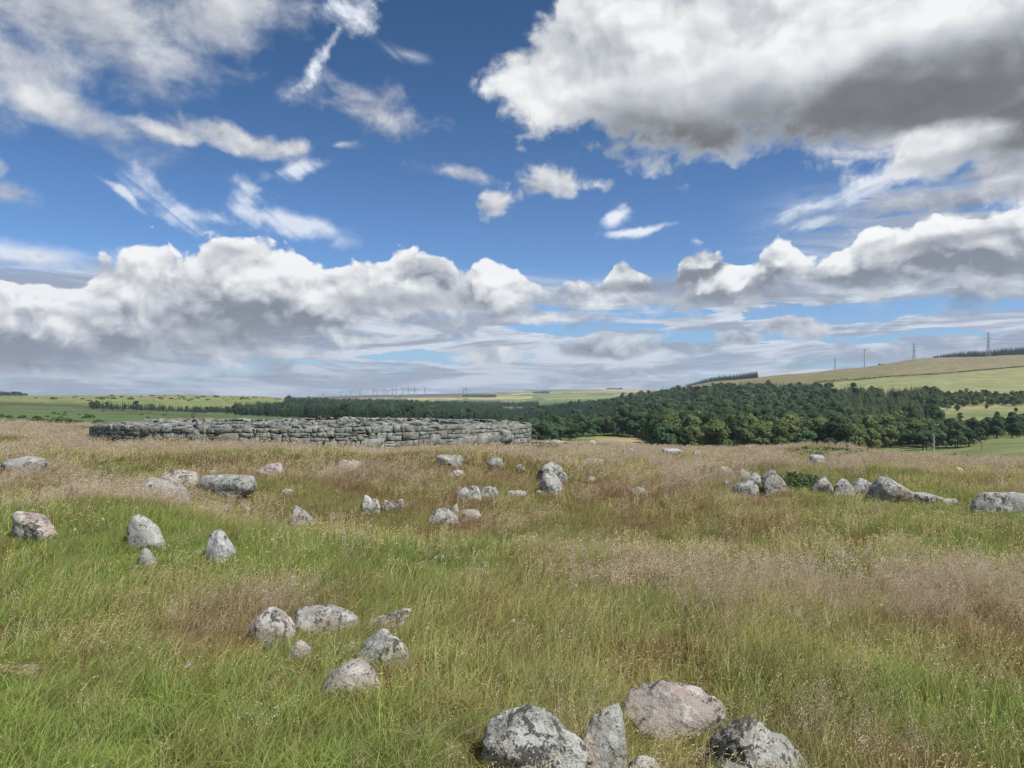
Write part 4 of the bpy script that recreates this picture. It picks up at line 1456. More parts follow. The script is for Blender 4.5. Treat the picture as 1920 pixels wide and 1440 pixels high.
def build_woods():
    r = np.random.default_rng(99)
    # kinds: 0 broadleaf, 1 pale broadleaf, 2 spruce, 3 larch
    src = []
    BL = [broadleaf(s, H, W) for s, H, W in ((1, 11, 9.5), (2, 12, 9), (3, 10, 10), (4, 13, 9.5))]
    CF = [conifer(s, H, W) for s, H, W in ((11, 12, 4.4), (12, 13, 4.2), (13, 11, 4.8))]
    LR = [conifer(s, 13, 5.4, 14, 10, .18, 1.15) for s in (21, 22)]
    models = [[(t, M_LEAF) for t in BL], [(t, M_LEAF_PALE) for t in BL[:3]], [(t, M_SPRUCE) for t in CF], [(t, M_LARCH) for t in LR]]
    kinds = ['broadleaf_tree', 'broadleaf_tree', 'spruce_tree', 'larch_tree']
    joined_ = [[joined(kinds[k], t, m) for t, m in ms] for k, ms in enumerate(models)]
    flat = [(k, i) for k in range(4) for i in range(len(joined_[k]))]
    T = []                                      # x, y, z, kind, scale

    def put(x, y, z, kind, sc_):
        T.extend(zip(x, y, z, kind, sc_))

    # conifer belt behind the wall and its ridge
    x, y, z, u, v = wood_points(5.2, 560, 1700, 170, 955, r)
    vB = pv([(175, 768), (350, 774), (480, 780), (600, 786), (800, 790), (955, 794)], u)
    vU = pv([(175, 764.5), (350, 769.5), (480, 772), (600, 772), (640, 757), (760, 763), (850, 762), (900, 769), (955, 777)], u)
    k = ((v < vB) & (v > vU) & (y < 1500)) | ((u > 533) & (u < 720) & (v > 748) & (v < 759) & (y > 1300))
    k &= r.random(len(x)) < np.where(u < 440, 0.36, 1)
    put(x[k], y[k], z[k], np.where(r.random(k.sum()) < .9, 2, 0), r.uniform(.7, 1.15, k.sum()) * np.where(u[k] < 440, .72, 1.0))
    # the valley side to the right
    x, y, z, u, v = wood_points(6.2, 300, 1500, 930, 1760, r)
    vU = pv([(930, 776), (1000, 770), (1100, 759), (1200, 746), (1240, 741), (1300, 743), (1370, 737), (1400, 730), (1540, 732), (1560, 744), (1620, 742), (1740, 746), (1760, 748)], u) + (fbm(u / 20, v / 9, 3, 2) - .5) * 6
    stub = (u > 1095) & (u < 1222) & (y < 442)
    stub |= (u < 1120) & (y < 395)
    edge = (u > 1600) & (y < 330 + (u - 1600) * 0.5)
    k = (v > vU) & ~stub & ~edge & ((y > 440) | (r.random(len(x)) < .8)) & ((u < 1735) | (v > 796) | (v < 765))
    x, y, z, u, v = (q[k] for q in (x, y, z, u, v))
    con = (u < 1265 - (v - 740) * 1.9) & (v < 806) | (v < vU[k] + 11) & (u > 1370) & (u < 1550)
    lar = (u > 1562 + (v - 740) * .6) & (u < 1745) & (v > 742) & (v < 822)
    kind = np.where(con, 2, np.where(lar, 3, 0))
    mixin = r.random(len(x)) < .07
    kind = np.where(mixin, np.where(kind == 0, 2, 0), kind)
    pale = (kind == 0) & (((y < 455) & (u > 1290) & (r.random(len(x)) < .75)) | (r.random(len(x)) < .06))
    kind = np.where(pale, 1, kind)
    sp = np.where(kind >= 2, 1.0, r.random(len(x)) < .80)              # broadleaves stand wider
    k = r.random(len(x)) < sp
    sc_ = r.uniform(.80, 1.28, len(x)) * np.where(kind < 2, np.where(u < 1160, .80, 1.16), 1.0) * np.where((kind == 2) & (u < 1300), .72, 1.0)
    put(x[k], y[k], z[k], kind[k], sc_[k])
    # finer fill for the young plantation on the slope
    x, y, z, u, v = wood_points(4.6, 700, 1500, 930, 1290, r)
    vU = pv([(930, 776), (1000, 770), (1100, 758), (1200, 743), (1240, 738), (1290, 741)], u)
    k = (v > vU) & (u < 1265 - (v - 740) * 2.2) & (v < 790)
    put(x[k], y[k], z[k], np.full(k.sum(), 2), r.uniform(.5, .72, k.sum()))
    # birchy strip above the pasture and the belt under it
    x, y, z, u, v = wood_points(6.5, 330, 1150, 1690, 2500, r)
    mid_gap = fbm(x / 45, y / 45, 71, 3)
    k = ((v > 742) & (v < 763 + (mid_gap - .5) * 16)) & (r.random(len(x)) < .85)
    put(x[k], y[k], z[k], np.where(r.random(k.sum()) < .55, 0, 1), r.uniform(.42, .75, k.sum()))
    low_t = pv([(1690, 810), (1760, 822), (1830, 815), (1880, 805), (2500, 790)], u)
    low_b = pv([(1690, 850), (1760, 846), (1830, 836), (1880, 825), (1960, 816), (2500, 804)], u)
    k = (v > low_t) & (v < low_b) & (r.random(len(x)) < .80)
    put(x[k], y[k], z[k], np.where(r.random(k.sum()) < .9, 0, 1), r.uniform(.62, .98, k.sum()))
    # single trees in the mid pasture
    for (uu, vv, s_) in ((1775, 770, .9), (1795, 772, .6), (1728, 783, .9), (1735, 776, .7), (1800, 792, .6), (1870, 786, .5), (1905, 774, .4), (1850, 768, .4), (1760, 797, .55)):
        a, b = hit(uu, vv)
        T.append((a, b, float(ground(a, b)), 0, s_))
    # plantations on the skylines
    def strip(us, hs, depth, kindc=2, step=2.0, lo=1000, hi=3000, off=0, rows=5):
        for d in range(rows):
            uu = us[0]
            while uu < us[-1]:
                yc = crest_y(uu, lo, hi) + off + d * depth / rows
                s = st(uu, 700)[0]
                h = np.interp(uu, us, hs)
                a, b = s * yc + r.normal(0, 1), yc + r.normal(0, 2)
                T.append((a, b, float(ground(a, b)), kindc, h / 12 * r.uniform(.8, 1.1)))
                uu += step / yc * F * r.uniform(.7, 1.3)
    strip([1286, 1330, 1420], [5, 11, 17], 90, off=-60)
    strip([1750, 1800, 1960], [6, 14, 22], 60, off=-10, rows=4)
    strip([-60, 40, 52], [15, 11, 6], 60, off=-20, kindc=0, step=7)
    strip([1138, 1166], [17, 17], 100, lo=5000, hi=9000, step=14, kindc=0, rows=3)
    strip([985, 1062], [13, 9], 90, lo=5000, hi=9000, step=14, kindc=0, rows=2)
    # dark woods among the far fields
    for (u0, u1, v0, v1, st_) in ((704, 764, 750, 758, 9), (868, 930, 742, 745.5, 12), (1000, 1030, 736, 738, 14), (815, 940, 755, 765, 8), (940, 1010, 757, 763, 8)):
        for i in range(int((u1 - u0) * (v1 - v0) * (1.6 if st_ < 10 else 4))):
            a, b = hit(r.uniform(u0, u1), r.uniform(v0, v1))
            T.append((a, b, float(ground(a, b)), 2 if st_ < 10 else 0, r.uniform(.7, 1.1)))
    T_ = np.array(T)
    T_ = T_[np.argsort(T_[:, 1] / T_[:, 4])]
    used = np.zeros(len(T_), bool)
    grp = {0: 'broadleaf trees of the valley woods', 2: 'conifers of the plantations'}
    fam = np.where(T_[:, 3] >= 2, 2, 0)
    cu = upix(T_[:, 0], T_[:, 1])

    def lab(k, u, v, y):
        kn = {0: 'dark broadleaf tree', 1: 'pale green broadleaf tree', 2: 'dark spruce', 3: 'dull green larch'}[k]
        if u < 945:
            return kn + ' at the front of the belt, ' + ('above the left half of the round wall' if u < 640 else 'below the main turbines' if u < 760 else 'right of the main turbines' if u < 840 else 'below the two apart turbines' if u < 900 else 'near its right end')
        if u > 1745:
            if v < 768:
                return 'small ' + kn + ' in the strip above the right pasture, ' + ('left end' if u < 1800 else 'left of middle' if u < 1840 else 'right of middle' if u < 1880 else 'right end')
            if v > 794:
                return kn + ' in the belt below the right pasture, ' + ('behind the dead tree' if u < 1775 else 'above the two bushes' if u < 1825 else 'above the dark pole' if u < 1870 else 'near the photo edge')
            return kn + ' standing in the right hand pasture'
        marks = [(1010, 'beside the right end of the round wall'), (1070, 'above the rubble beyond the round wall'), (1120, 'left of the tan stubble field'),
                 (1180, 'behind the tan stubble field'), (1235, 'right of the tan stubble field'), (1290, 'above the stone plinth'),
                 (1340, 'above the small stone right of the plinth'), (1400, 'above the start of the boulder row'), (1460, 'above the peaked boulder of the row'),
                 (1510, 'above the green bush'), (1560, 'above the mound left slope'), (1610, 'above the top of the grassy mound'),
                 (1670, 'above the mound right slope'), (1710, 'right of the grassy mound'), (1746, 'left of the dead tree')]
        w = [b for a, b in marks if u <= a][0]
        return kn + (' at the wood foot ' if y < 400 else ' inside the wood ' if y < 470 else ' halfway up the wood ' if y < 560 else ' high in the wood ' if y < 700 else ' near the top of the wood ') + w

    n_parts = 0
    src_parts = {}
    rows_ = row_of(T_[:, 0], T_[:, 1], T_[:, 2])
    for f in (0, 2):
        ids = [i for i in np.where(fam == f)[0] if -40 < cu[i] < 1960][:290]
        for i in ids:
            used[i] = True
            x, y, z, k, s_ = T_[i]; k = int(k)
            j = int(r.integers(len(models[k])))
            rz = r.uniform(0, 2 * pi)
            if n_parts < 110:
                n_parts += 1
                root = empty(kinds[k], (x, y, z), rz)
                if (k, j) not in src_parts:
                    t, m = models[k][j]
                    a = mesh_np('trunk', t[0][0], [t[0][1]], [M_BARK], link=False)
                    b = mesh_np('crown', t[1][0], [t[1][1]], [m], link=False)
                    src_parts[k, j] = (a.data, b.data)
                for nm, me in zip(('trunk', 'crown'), src_parts[k, j]):
                    c = bpy.data.objects.new(nm, me); COL.objects.link(c); c.parent = root
                o = root
            else:
                o = bpy.data.objects.new(kinds[k], joined_[k][j].data)
                COL.objects.link(o)
                o.location = (x, y, z); o.rotation_euler = (0, 0, rz)
            o.scale = (s_ * r.uniform(.9, 1.1), s_ * r.uniform(.9, 1.1), s_)
            tag(o, lab(k, cu[i], rows_[i], y), 'tree', grp[f])
    R = T_[~used]
    for nm, ks, lb in (('broadleaf_wood', (0, 1), 'mass of dark broadleaf trees covering the far valley side'), ('conifer_wood', (2, 3), 'mass of dark conifers covering the far slopes and skylines')):
        q = R[np.isin(R[:, 3], ks)]
        fl = [(k, i) for (k, i) in flat if k in ks]
        srcs = []
        for a, (k, i) in enumerate(fl):
            o = joined_[k][i]
            o.name = '%s source %02d' % (nm, a)
            srcs.append(o)
        idx = np.zeros(len(q), int)
        for k in ks:
            opts = [a for a, (kk, i) in enumerate(fl) if kk == k]
            mk = q[:, 3] == k
            idx[mk] = r.choice(opts, mk.sum())
        n_ = len(q)
        rot = np.stack([np.zeros(n_), np.zeros(n_), r.uniform(0, 6.28, n_)], 1)
        scl = np.stack([q[:, 4]] * 3, 1) * r.uniform(.88, 1.12, (n_, 3))
        scatter(nm, srcs, q[:, :3], rot, scl, idx, label=lb, cat='wood')
    print('TREES', len(T_), n_parts)


build_woods()


# ---------------------------------------------------------------- bushes
def bush_mesh(name, seed, w, h, mat, nq=160, size=.12, link=False):
    r = np.random.default_rng(seed)
    D = r.normal(size=(nq, 3)); D /= np.linalg.norm(D, axis=1)[:, None]
    D[:, 2] = np.abs(D[:, 2])
    lump = 1 + 0.25 * np.array([mnoise.noise(Vector(d) * 2.2 + Vector((seed, 0, 0))) for d in D])
    C = D * lump[:, None] * r.uniform(.75, 1.03, nq)[:, None] * (w / 2, w / 2 * .85, h)
    V, Fl = leaf_quads(C, D + r.normal(0, .5, D.shape), size, r)
    VT, FT = [], []
    for i in range(5):
        tube(VT, FT, (0, 0, -.1 * h), tuple(C[i] * .8), .03 * w, .01 * w, 4)
    return joined(name, ((np.vstack(VT), np.vstack(FT)), (V, Fl)), mat, link)


def build_bushes():
    r = np.random.default_rng(17)
    B = [bush_mesh('gorse_bush', s, 3.6, 1.9, M_GORSE, 130, .34) for s in (1, 2, 3)]
    n_ = 0
    spots = []
    for i in range(400):
        if len(spots) >= 110:
            break
        c = r.random()
        if c < .40:
            u, v = r.uniform(330, 620) if r.random() < .6 else r.uniform(60, 330), r.uniform(742.5, 750)
        elif c < .7:
            u, v = r.uniform(0, 200), r.uniform(775, 800)
        else:
            u, v = r.uniform(150, 480), r.uniform(744, 752) if r.random() < .7 else r.uniform(772, 784)
        x, y = hit(u, v)
        if y > 2400 or y < 90:
            continue
        spots.append((x, y, u, v))
    for (x, y, u, v) in spots:
        s = B[int(r.integers(3))]
        o = bpy.data.objects.new('gorse_bush', s.data); COL.objects.link(o)
        sc_ = r.uniform(.35, .8) if y < 700 else r.uniform(.9, 2.2)
        o.location = (x, y, float(ground(x, y)) - .1)
        o.scale = (sc_ * r.uniform(1, 2.2), sc_, sc_ * r.uniform(.7, 1.1))
        mk = [(60, 'above the boulder at the left edge'), (170, 'left of the round wall'), (270, 'above the left end of the round wall'), (350, 'just left of above the person'), (450, 'just right of above the person'),
              (540, 'towards the spruce ridge'), (640, 'beside the spruce ridge')]
        w = [b for a, b in mk if u <= a][0]
        lb = ('dark bush on the near green slope, ' if y < 900 else 'dark bush along the long left hill, ') + w
        tag(o, lb, 'bush', 'bushes dotted over the left hill')
    # single bushes of the lower right pasture
    for (u, v, w, lb) in ((1791, 862, 15, 'larger dark bush alone on the lower right pasture beyond the moor'), (1813, 859, 9, 'small round bush right of the larger one on the lower right pasture')):
        x, y = hit(u, v)
        if y < 100:
            y = 250; x = st(u, v)[0] * y
        o = bpy.data.objects.new('bush', B[0].data); COL.objects.link(o)
        q = w / F * y / 3.6
        o.location = (x, y, float(ground(x, y))); o.scale = (q, q, q * 1.3)
        tag(o, lb, 'bush')
    # the leafy bush in the boulder row
    x, y = hit(1498, 922)
    y += .35
    x = st(1498, 915)[0] * y
    o = bush_mesh('bush', 9, 92 / F * y, 22 / F * y, foliage('dark_bush_foliage', (0.095, 0.135, 0.06), .1, .35), 900, .030, link=True)
    o.location = (x, y, float(ground(x, y)) - .02)
    tag(o, 'low dark green leafy bush growing between two boulders of the row', 'bush')
    # pale dead tree
    VT, FT = [], []
    tube(VT, FT, (0, 0, -.5), (.1, 0, 5.2), .20, .12); tube(VT, FT, (.1, 0, 5.2), (-.1, 0, 8.2), .12, .03)
    for (z, dx, dz) in ((3.6, 1.2, 1.5), (4.6, -1.3, 1.7), (5.4, 1.0, 1.4), (6.2, -.8, 1.2), (6.8, .6, 1.0), (2.8, -.7, .9)):
        tube(VT, FT, (.05, 0, z), (dx, .2, z + dz), .07, .02, 5)
        tube(VT, FT, (dx * .6, .1, z + dz * .6), (dx * 1.1, -.3, z + dz * 1.5), .03, .012, 4)
    o = mesh_np('dead_tree', np.vstack(VT), [np.vstack(FT)], [plain('bleached_wood', (.55, .52, .48), .8)])
    y = 318; x = st(1751, 840)[0] * y
    o.location = (x, y, float(ground(x, y))); o.scale = (1, 1, 35 / F * y / 8.2)
    tag(o, 'bare bleached dead tree standing before the dark belt at the right', 'tree')


build_bushes()
# ---------------------------------------------------------------- far structures
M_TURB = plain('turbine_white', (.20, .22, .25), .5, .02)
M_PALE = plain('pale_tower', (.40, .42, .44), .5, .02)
M_STEEL = plain('galvanised_steel', (.27, .29, .31), .5, .05)
M_WOOD = plain('weathered_wood', (.16, .13, .10), .9)


def bars(name, segs, mat, parent=None, link=True, k=4):
    VT, FT = [], []
    for (p0, p1, r0, r1) in segs:
        tube(VT, FT, p0, p1, r0, r1, k)
    return mesh_np(name, np.vstack(VT), [np.vstack(FT)], [mat], parent, link=link)


def blade_mesh(L, root_w):
    V = [(-root_w * .3, 0, 0), (root_w * .3, 0, 0), (root_w * .75, 0, L * .2), (root_w * .15, 0, L), (-root_w * .08, 0, L), (-root_w * .35, 0, L * .2)]
    V = np.array([(a, -root_w * .12 * (1 - c / L), c) for a, b, c in V] + [(a, root_w * .12 * (1 - c / L) + .02, c) for a, b, c in V])
    Q = np.array([[i, (i + 1) % 6, (i + 1) % 6 + 6, i + 6] for i in range(6)])
    F1 = np.array([[0, 5, 2, 1], [5, 4, 3, 2]]); F2 = F1[:, ::-1] + 6
    return V, [Q, F1, F2]


def turbine(x, y, z, H, L, rz, phase, label, group=None, mat=None):
    mat = mat or M_TURB
    root = empty('wind_turbine', (x, y, z), rz)
    tag(root, label, 'wind turbine', group)
    bars('tower', [((0, 0, -3), (0, 0, H), H * .040, H * .028)], mat, root, k=10)
    nc = mesh_np('nacelle', np.array([(a * .022 * H, b * .05 * H, H + c * .022 * H) for a in (-1, 1) for b in (-1, 1) for c in (-1, 1)]), [np.array([[0, 1, 3, 2], [4, 6, 7, 5], [0, 4, 5, 1], [2, 3, 7, 6], [0, 2, 6, 4], [1, 5, 7, 3]])], [mat], root)
    V, Fs = blade_mesh(L, L * .12)
    for i in range(3):
        b = mesh_np('blade', V, Fs, [mat], root)
        b.location = (0, -.06 * H, H)
        b.rotation_euler = (0, phase + i * 2 * pi / 3, 0)
    return root


def build_far():
    r = np.random.default_rng(4)
    far = [(333, 212), (363, 207), (478, 195), (513, 208), (540, 188), (600, 178), (690, 178), (711, 192), (755, 175), (776, 182), (808, 175),
           (832, 165), (876, 168), (911, 168), (951, 168), (1018, 165), (1266, 168), (1284, 168)]
    words = ['leftmost turbine of the wind farm, partly behind the spruce ridge', 'second turbine from the left, rising from the spruce ridge',
             'third turbine of the wind farm from the left, standing apart', 'lower turbine just left of the fifth one from the left',
             'fifth turbine from the left with one blade pointing up right', 'sixth turbine from the left, standing alone in a gap',
             'seventh turbine from the left, left of the low distant one', 'low distant turbine, eighth of the wind farm from the left',
             'ninth turbine from the left, left one of a close pair', 'tenth turbine from the left, lower one of a close pair',
             'eleventh turbine from the left, left of the tallest', 'tallest looking turbine in the middle of the wind farm',
             'first turbine right of the tallest one of the wind farm', 'second turbine right of the tallest one of the wind farm',
             'third turbine right of the tallest one of the wind farm', 'rightmost turbine of the main group of the wind farm',
             'left one of two turbines standing apart on the right', 'right one of two turbines standing apart on the right']
    for i, ((zx, zy), w) in enumerate(zip(far, words)):
        u, v = 500 + zx / 3.43, 680 + zy / 3.43
        s, t = st(u, v)
        y = 5600 if i not in (0, 3, 7, 9) else 6600
        hz = EYE + y * t
        H = 62 if i != 7 else 46
        H *= 1.0 if y < 6000 else 1.1
        turbine(s * y, y, hz - H, H, 33 if i not in (3, 7, 9) else 27, r.uniform(-.5, .5), r.uniform(0, 2.1), w, 'turbines of the distant wind farm')
    yc = crest_y(1621) - 40
    s, t = st(1621, 655)
    zg = float(ground(s * yc, yc))
    turbine(s * yc, yc, zg, EYE + yc * t - zg, 10.5, radians(80), 0.05, 'single pale turbine on the right hill between two pylons', mat=M_PALE)

    # lattice pylons
    def pylon(u, vt, off, label):
        y = crest_y(u) + off
        s, t = st(u, vt)
        z0 = float(ground(s * y, y)); H = EYE + y * t - z0
        root = empty('electricity_pylon', (s * y, y, z0), 0.5)
        tag(root, label, 'pylon', 'pylons on the skyline of the right hill')
        w = lambda f: np.interp(f, [0, .55, 1], [.075, .022, .008]) * H
        seg = []
        L_ = [0, .20, .38, .53, .66, .78, .89, 1.0]
        q = 0.22 * H / 40
        for a, b in zip(L_[:-1], L_[1:]):
            ca = [(sx * w(a), sy * w(a), a * H) for sx, sy in ((-1, -1), (1, -1), (1, 1), (-1, 1))]
            cb = [(sx * w(b), sy * w(b), b * H) for sx, sy in ((-1, -1), (1, -1), (1, 1), (-1, 1))]
            for k in range(4):
                seg.append((ca[k], cb[k], q * 1.25, q * 1.25))
                seg.append((ca[k], cb[(k + 1) % 4], q * .7, q * .7)); seg.append((ca[(k + 1) % 4], cb[k], q * .7, q * .7))
                seg.append((cb[k], cb[(k + 1) % 4], q * .7, q * .7))
        bars('lattice_tower', seg, M_STEEL, root)
        tips = []
        for f, L in ((.60, .175), (.75, .215), (.90, .190)):
            sg = []
            for sx in (-1, 1):
                tip = (sx * L * H, 0, f * H)
                tips.append(tip)
                for sy in (-1, 1):
                    sg.append(((sx * w(f), sy * w(f), f * H), tip, q * 1.9, q * 1.5))
                    sg.append(((sx * w(f), sy * w(f), (f + .045) * H), tip, q * .8, q * .7))
                sg.append(((sx * w(f), 0, f * H), (sx * w(f), 0, (f + .045) * H), q * .6, q * .6))
            am = bars('cross_arm', sg, M_STEEL, root)
            for sx in (-1, 1):
                bars('insulator', [((sx * L * H, 0, f * H), (sx * L * H, 0, f * H - .05 * H), q, q)], M_STEEL, am)
        M = Matrix.Translation(root.location) @ Matrix.Rotation(.5, 4, 'Z')
        return [M @ Vector((a, b, c - .05 * H)) for a, b, c in tips]
    A = pylon(1565.5, 668, 60, 'smallest pylon on the right hill, left of the single turbine')
    B = pylon(1713.5, 642, 40, 'middle pylon on the skyline right of the single turbine')
    C_ = pylon(1853, 622.5, -30, 'largest pylon, rising before the plantation at the right')
    D_ = pylon(1243, 722, 120, 'tiny distant pylon left of the skyline plantation')
    E_ = [p + Vector((520, -260, 18)) for p in C_]
    for (P, Q, w) in ((D_, A, 'between the tiny distant pylon and the smallest one on the hill'), (A, B, 'between the smallest and the middle pylon'), (B, C_, 'between the middle and the largest pylon'), (C_, E_, 'running right from the largest pylon out of the photo')):
        for a, b in zip(P, Q):
            n_ = 14
            pts = [a.lerp(b, k / n_) - Vector((0, 0, 4 * (k / n_) * (1 - k / n_) * (b - a).length * .022)) for k in range(n_ + 1)]
            o = bars('power_cable', [(tuple(pts[k]), tuple(pts[k + 1]), .12, .12) for k in range(n_)], M_STEEL)
            tag(o, 'thin overhead cable ' + w, 'power line', 'cables ' + w)
    # little posts and shed on the same skyline
    for (u, h, lb) in ((1581, 3.5, 'tiny post on the skyline right of the smallest pylon'), (1656.5, 6, 'short thick post on the skyline right of the single turbine'), (1733, 6, 'tiny post on the skyline right of the middle pylon'), (1888, 8, 'tiny pale post before the plantation at the far right')):
        y = crest_y(u) - 20; x = st(u, 690)[0] * y
        o = bars('post', [((0, 0, -1), (0, 0, h), .45, .40), ((-.7, 0, h * .85), (.7, 0, h * .85), .2, .2)], M_WOOD)
        o.location = (x, y, float(ground(x, y)))
        tag(o, lb, 'post')
    y = crest_y(1651) - 15; x = st(1651, 690)[0] * y
    root = empty('shed', (x, y, float(ground(x, y))))
    tag(root, 'tiny dark shed on the skyline beside the single turbine', 'shed')
    V = np.array([(a, b, c) for a in (-5, 5) for b in (-3, 3) for c in (-1, 2.4)])
    mesh_np('wall', V, [np.array([[0, 1, 3, 2], [4, 6, 7, 5], [0, 4, 5, 1], [2, 3, 7, 6]])], [M_WOOD], root)
    mesh_np('roof', np.array([(-5.3, -3.3, 2.35), (5.3, -3.3, 2.35), (5.3, 3.3, 2.35), (-5.3, 3.3, 2.35), (-5.3, 0, 3.9), (5.3, 0, 3.9)]), [np.array([[0, 1, 5, 4], [2, 3, 4, 5], [0, 3, 2, 1]]), np.array([[0, 4, 3], [1, 2, 5]])], [M_STEEL], root)
    # fence post on the lower pasture
    y = 290; x = st(1841, 850)[0] * y
    o = bars('post', [((0, 0, -.5), (.05, 0, 3.0), .14, .11)], M_WOOD)
    o.location = (x, y, float(ground(x, y)))
    tag(o, 'thin dark pole on the bright lower right pasture', 'post')
    # hedge across the right hill
    P = []
    for u in np.arange(1530, 2250, 2.0):
        x, y = hit(u, float(pv(HEDGE, u)))
        P.append((x, y))
    P = np.array(P)
    P[:, 1] = np.convolve(np.pad(P[:, 1], 6, 'edge'), np.ones(13) / 13, 'valid'); P[:, 0] = P[:, 1] * st(1, 1)[0] * 0 + np.array([st(u, 700)[0] for u in np.arange(1530, 2250, 2.0)]) * P[:, 1]
    seg_len = np.concatenate([[0], np.cumsum(np.linalg.norm(np.diff(P, axis=0), axis=1))])
    n_ = 5200
    tt = r.uniform(0, seg_len[-1], n_)
    x = np.interp(tt, seg_len, P[:, 0]); y = np.interp(tt, seg_len, P[:, 1])
    hh = 1.4 + 1.3 * fbm(tt / 22, tt * 0, 5, 3) + 1.6 * (fbm(tt / 60, tt * 0, 9, 2) > .62)
    z = ground(x, y) + r.uniform(0, 1, n_) * hh
    C = np.stack([x + r.normal(0, .5, n_), y + r.normal(0, .5, n_), z], 1)
    V, Fl = leaf_quads(C, r.normal(size=(n_, 3)) + (0, -.6, .4), .75, r)
    o = mesh_np('hedge', V, [Fl], [M_GORSE])
    tag(o, 'long dark hedge crossing the right hill above the pale green field', 'hedge')
    # sheep
    def sheep():
        VT, FT = [], []
        for (x0, z0, rr_) in ((-.45, .62, .26), (-.15, .66, .36), (.2, .66, .36), (.5, .66, .25)):
            pass
        D, Fc = ICO[3]
        V = D * (.62, .30, .34) + (0, 0, .68)
        Hd = D * (.16, .10, .12) + (.72, 0, .84)
        base = len(V) + len(Hd)
        for (a, b) in ((-.38, -.14), (-.38, .14), (.38, -.14), (.38, .14)):
            tube(VT, FT, (a, b, 0), (a, b, .5), .045, .06, 5)
        VV = np.vstack([V, Hd] + VT)
        return VV, [np.vstack([Fc, Fc + len(V)]), np.vstack(FT) + base]
    VV, FF = sheep()
    so = mesh_np('sheep', VV, FF, [plain('fleece', (.62, .60, .54), .9)], link=False, smooth=True)
    for i in range(46):
        u = float(r.choice([r.uniform(1730, 1800), r.uniform(1640, 1915), r.uniform(1555, 1640)], p=[.5, .4, .1]))
        v = r.uniform(670, 688) + (1900 - u) * .05
        x, y = hit(u, v)
        if y > 2500:
            continue
        o = bpy.data.objects.new('sheep', so.data); COL.objects.link(o)
        o.location = (x, y, float(ground(x, y))); o.rotation_euler = (0, 0, r.uniform(0, 6.28)); o.scale = (1.35, 1.35, 1.35)
        tag(o, 'tiny white sheep on the brown right hill, ' + ('near the single turbine' if u < 1660 else 'below the middle pylon' if u < 1740 else 'between the middle and the largest pylon' if u < 1800 else 'left below the largest pylon' if u < 1855 else 'below the skyline plantation'), 'sheep', 'sheep scattered over the brown right hill')


build_far()
# ---------------------------------------------------------------- grasses of the moor
def grass_material(name, kind):
    m = bpy.data.materials.new(name)
    m.use_nodes = True
    t = m.node_tree
    for q in list(t.nodes):
        if q.type == 'BSDF_PRINCIPLED':
            t.nodes.remove(q)
    n = NT(t)
    out = [q for q in t.nodes if q.type == 'OUTPUT_MATERIAL'][0]
    col = n.n('ShaderNodeAttribute', attribute_name='col', attribute_type='INSTANCER').outputs['Color']
    var = n.n('ShaderNodeAttribute', attribute_name='var')          # r: per blade random, g: along the blade, b: seed head
    sp = n.n('ShaderNodeSeparateXYZ'); n.link(var.outputs['Vector'], sp.inputs[0])
    rb, al, hd = (X(n, sp.outputs[i]) for i in range(3))
    k = rb * 1.05 + 0.50
    c = n.mix(1.0, col, n.vec(k, k, k), 'MULTIPLY')
    c = n.mix(n.smooth(rb, 0.80, 0.86) * 0.75, c, (0.40, 0.33, 0.17))                    # dead straw blades
    c = n.mix(al * 0.22, c, (0.26, 0.27, 0.10))
    head = {'blade': (0.42, 0.36, 0.20), 'spike': (0.62, 0.52, 0.29), 'haze': (0.50, 0.36, 0.28), 'sorrel': (0.24, 0.105, 0.06), 'clover': (0.72, 0.72, 0.66)}[kind]
    hk = rb * 0.6 + 0.70
    if kind == 'haze':
        oi = X(n, n.n('ShaderNodeObjectInfo').outputs['Random'])
        hc = n.mix(oi, head, (0.66, 0.58, 0.44))
    else:
        hc = head
    c = n.mix(hd, c, n.mix(1.0, hc, n.vec(hk, hk, hk), 'MULTIPLY'))
    d = n.n('ShaderNodeBsdfDiffuse'); tr = n.n('ShaderNodeBsdfTranslucent')
    n.link(c, d.inputs[0]); n.link(c, tr.inputs[0])
    mx = n.n('ShaderNodeMixShader'); mx.inputs[0].default_value = 0.45
    n.link(d.outputs[0], mx.inputs[1]); n.link(tr.outputs[0], mx.inputs[2])
    n.link(mx.outputs[0], out.inputs[0])
    return m


GM = {k: grass_material(k + '_grass', k) for k in ('blade', 'spike', 'haze', 'sorrel')}


